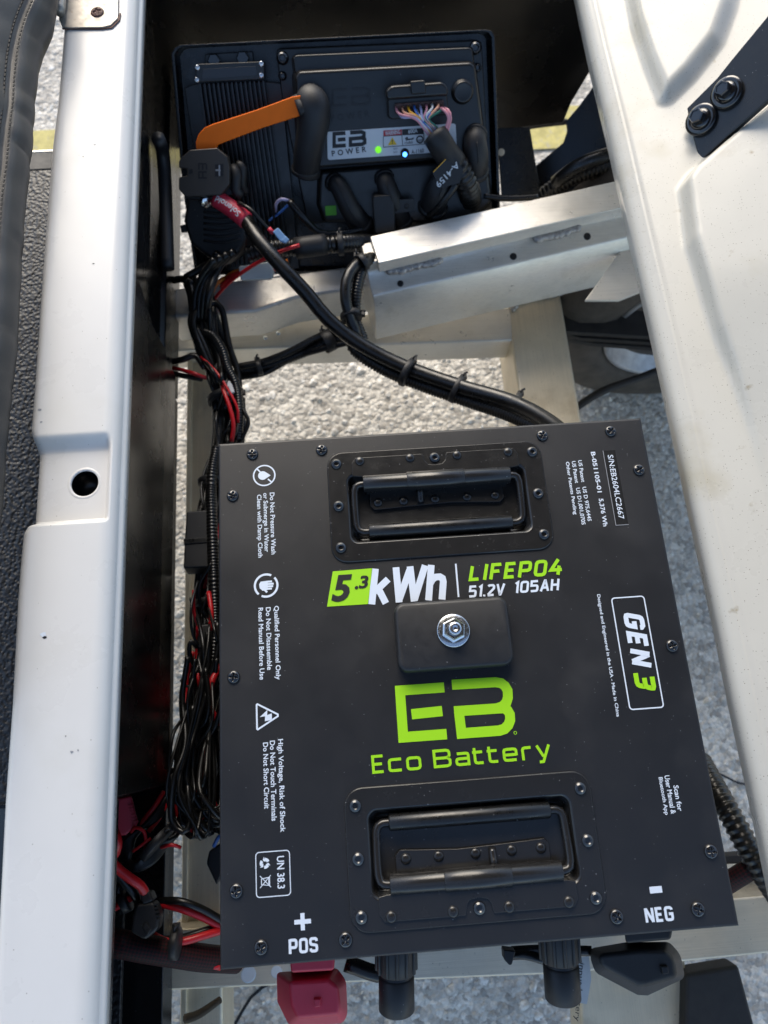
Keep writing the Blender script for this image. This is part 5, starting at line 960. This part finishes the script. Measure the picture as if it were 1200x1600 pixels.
def corner_wiring():
    o = thing('red_connector', 'red ribbed power connector half hidden under the white front rail', 'connector', az(195, 1280, -.14))
    P = Plane(az(195, 1275, -.12), (.3, 0, .95)); pxprism('housing', P, [(170, 1250), (205, 1243), (210, 1262), (216, 1288), (196, 1306), (168, 1306)], -.022, 0, 'red', o, bev=.002)
    for k in range(6): pxprism('grip_rib', P, [(200 + k * 1.6, 1258 + k * 5), (208 + k * 1.6, 1257 + k * 5), (208.5 + k * 1.6, 1259.5 + k * 5), (200.5 + k * 1.6, 1260.5 + k * 5)], -.001, .0012, 'red', o, bev=.0002)
    t = thing('corner_wires', 'tangle of red and black wires in the lower corner beside the battery', 'wires', az(240, 1380, -.18))
    Z = lambda l, r, m: sweep('wire', pts3(l), r * .78, m, t, 10)
    Z([(168, 1292, -.10), (178, 1300, -.09), (183, 1315, -.09), (180, 1332, -.095), (172, 1342, -.10)], .0052, 'redwire')
    Z([(172, 1342, -.10), (185, 1358, -.105), (206, 1374, -.11), (220, 1384, -.115), (228, 1398, -.12)], .0048, 'redwire'); Z([(172, 1352, -.115), (192, 1376, -.12), (208, 1394, -.125), (214, 1405, -.13)], .0046, 'wire')
    for k in range(7):
        a = k * 5; Z([(262 + a * .5, 1240 - a, -.15 - .003 * k), (250, 1262 + a * .4, -.145), (226 - a * .4, 1290 + a * .3, -.14), (198 + a * .2, 1312 + a * .5, -.135), (188 + a * .4, 1334 + a * .4, -.135), (206 + a * .3, 1358 - a * .3, -.135), (236, 1348 - a * .8, -.14), (262 + a * .4, 1318 - a * .4, -.15), (285, 1290 - a * .3, -.16)], .0034, 'wire')
    Z([(256, 1236, -.145), (240, 1262, -.14), (224, 1282, -.14), (222, 1290, -.14)], .0026, 'redwire'); Z([(262, 1250, -.15), (250, 1276, -.145), (232, 1300, -.14)], .0026, 'redwire')
    Z([(205, 1300, -.125), (212, 1293, -.118), (224, 1298, -.118), (228, 1312, -.12), (226, 1330, -.125)], .0018, 'redwire'); Z([(208, 1330, -.125), (222, 1320, -.118), (236, 1310, -.12)], .0016, 'redwire'); Z([(252, 1324, -.135), (268, 1320, -.13), (282, 1324, -.135)], .0020, 'redwire')
    Z([(246, 1412, -.15), (270, 1416, -.145), (310, 1430, -.15), (350, 1450, -.16)], .0042, 'redwire'); Z([(246, 1408, -.15), (280, 1408, -.14), (315, 1420, -.145), (350, 1440, -.155)], .0040, 'wire'); Z([(240, 1462, -.15), (262, 1472, -.145), (290, 1470, -.145), (318, 1462, -.15), (352, 1452, -.16)], .0040, 'redwire'); Z([(244, 1468, -.16), (280, 1466, -.155), (320, 1454, -.158), (352, 1444, -.165)], .0038, 'wire')
    Z([(285, 1496, -.165), (310, 1505, -.16), (345, 1512, -.165)], .0030, 'redwire'); Z([(168, 1424, -.135), (186, 1414, -.13), (206, 1402, -.13)], .0040, 'redwire'); Z([(168, 1414, -.14), (190, 1402, -.135), (210, 1394, -.13)], .0040, 'wire')
    for x, y, d, r in ((196, 1408, (10, -6), .009), (244, 1318, (8, 8), .016), (274, 1474, (10, 0), .012)): tie_on(t, x, y, -.13, d, r)
    b = thing('blade_fuse_holder', 'black ribbed inline fuse holder among the red wires', 'fuse holder', az(225, 1440, -.16))
    P = Plane(az(226, 1435, -.115), (.1, .1, 1)); pxprism('case', P, [(212, 1412), (240, 1408), (250, 1428), (248, 1452), (226, 1470), (202, 1456), (206, 1432)], -.02, 0, 'plug', b, bev=.003); pxprism('cap', P, [(217, 1396), (234, 1392), (240, 1408), (222, 1414)], -.018, .001, 'plug', b, bev=.002)
    for k in range(5): pxprism('grip_rib', P, [(240 + k * 1.2, 1412 + k * 6), (246 + k, 1411 + k * 6), (246.5 + k, 1414 + k * 6), (240.5 + k * 1.2, 1415 + k * 6)], -.001, .0012, 'plug', b, bev=.0002)
    pxprism('rib', P, [(222, 1448), (228, 1440), (236, 1452), (230, 1462)], -.001, .002, 'plug', b, bev=.0006)
    o = sweep('braided_loom', pts3([(160, 1470, -.14), (185, 1474, -.135), (225, 1482, -.14), (275, 1490, -.15), (320, 1497, -.165), (370, 1500, -.19)]), .0105, 'braid', None, 20, step=.006); tag(o, 'black and red braided loom running from the front rail under the battery', 'loom')
    o2 = thing('plug_pair', 'dark plug with blue wire tucked behind the lower left edge of the battery', 'plug', az(335, 1340, -.2)); P = Plane(az(335, 1345, -.18), (0, 0, 1)); pxprism('case', P, [(326, 1330), (346, 1316), (350, 1360), (338, 1384), (322, 1350)], -.02, 0, 'plug', o2, bev=.002); sweep('lead', pts3([(334, 1322, -.175), (340, 1310, -.172), (350, 1300, -.175)]), .0018, 'bluew', o2, 6)
    o3 = thing('side_conduit', 'thick ribbed conduit with a braided branch at the right edge of the battery', 'conduit', az(1160, 1300, -.15))
    sweep('split_loom', pts3([(1095, 1190, -.20), (1122, 1240, -.16), (1146, 1282, -.145), (1172, 1330, -.14), (1200, 1376, -.14), (1230, 1420, -.15)]), .0105, 'loom', o3, 16, corr=.006); sweep('braided_branch', pts3([(1120, 1392, -.19), (1146, 1374, -.16), (1172, 1358, -.148), (1196, 1346, -.145)]), .0085, 'braid', o3, 16, step=.006)
    o4 = thing('front_leads', 'short black leads and clip below the front edge of the battery', 'cable', az(740, 1500, -.1))
    sweep('lead', pts3([(540, 1505, -.10), (560, 1512, -.10), (590, 1522, -.10), (600, 1515, -.10)]), .0060, 'cable', o4, 10); sweep('lead', pts3([(790, 1494, -.11), (820, 1492, -.10), (850, 1500, -.10), (875, 1506, -.11)]), .0034, 'cable', o4, 10); sweep('lead', pts3([(800, 1486, -.11), (850, 1484, -.10), (925, 1486, -.09)]), .0036, 'cable', o4, 10)
    P = Plane(az(797, 1496, -.09), (0, 0, 1)); pxprism('clip', P, [(787, 1484), (806, 1486), (800, 1508), (796, 1509), (788, 1500)], -.012, 0, 'plug', o4, bev=.001)
    o5 = sweep('cut_cable', pts3([(290, 1592, -.28), (312, 1584, -.275), (344, 1562, -.27)]), .0045, 'twig', None, 8, taper=(1, .7)); tag(o5, 'short brown cable stub lying on the side rail at the bottom', 'cable')
corner_wiring()
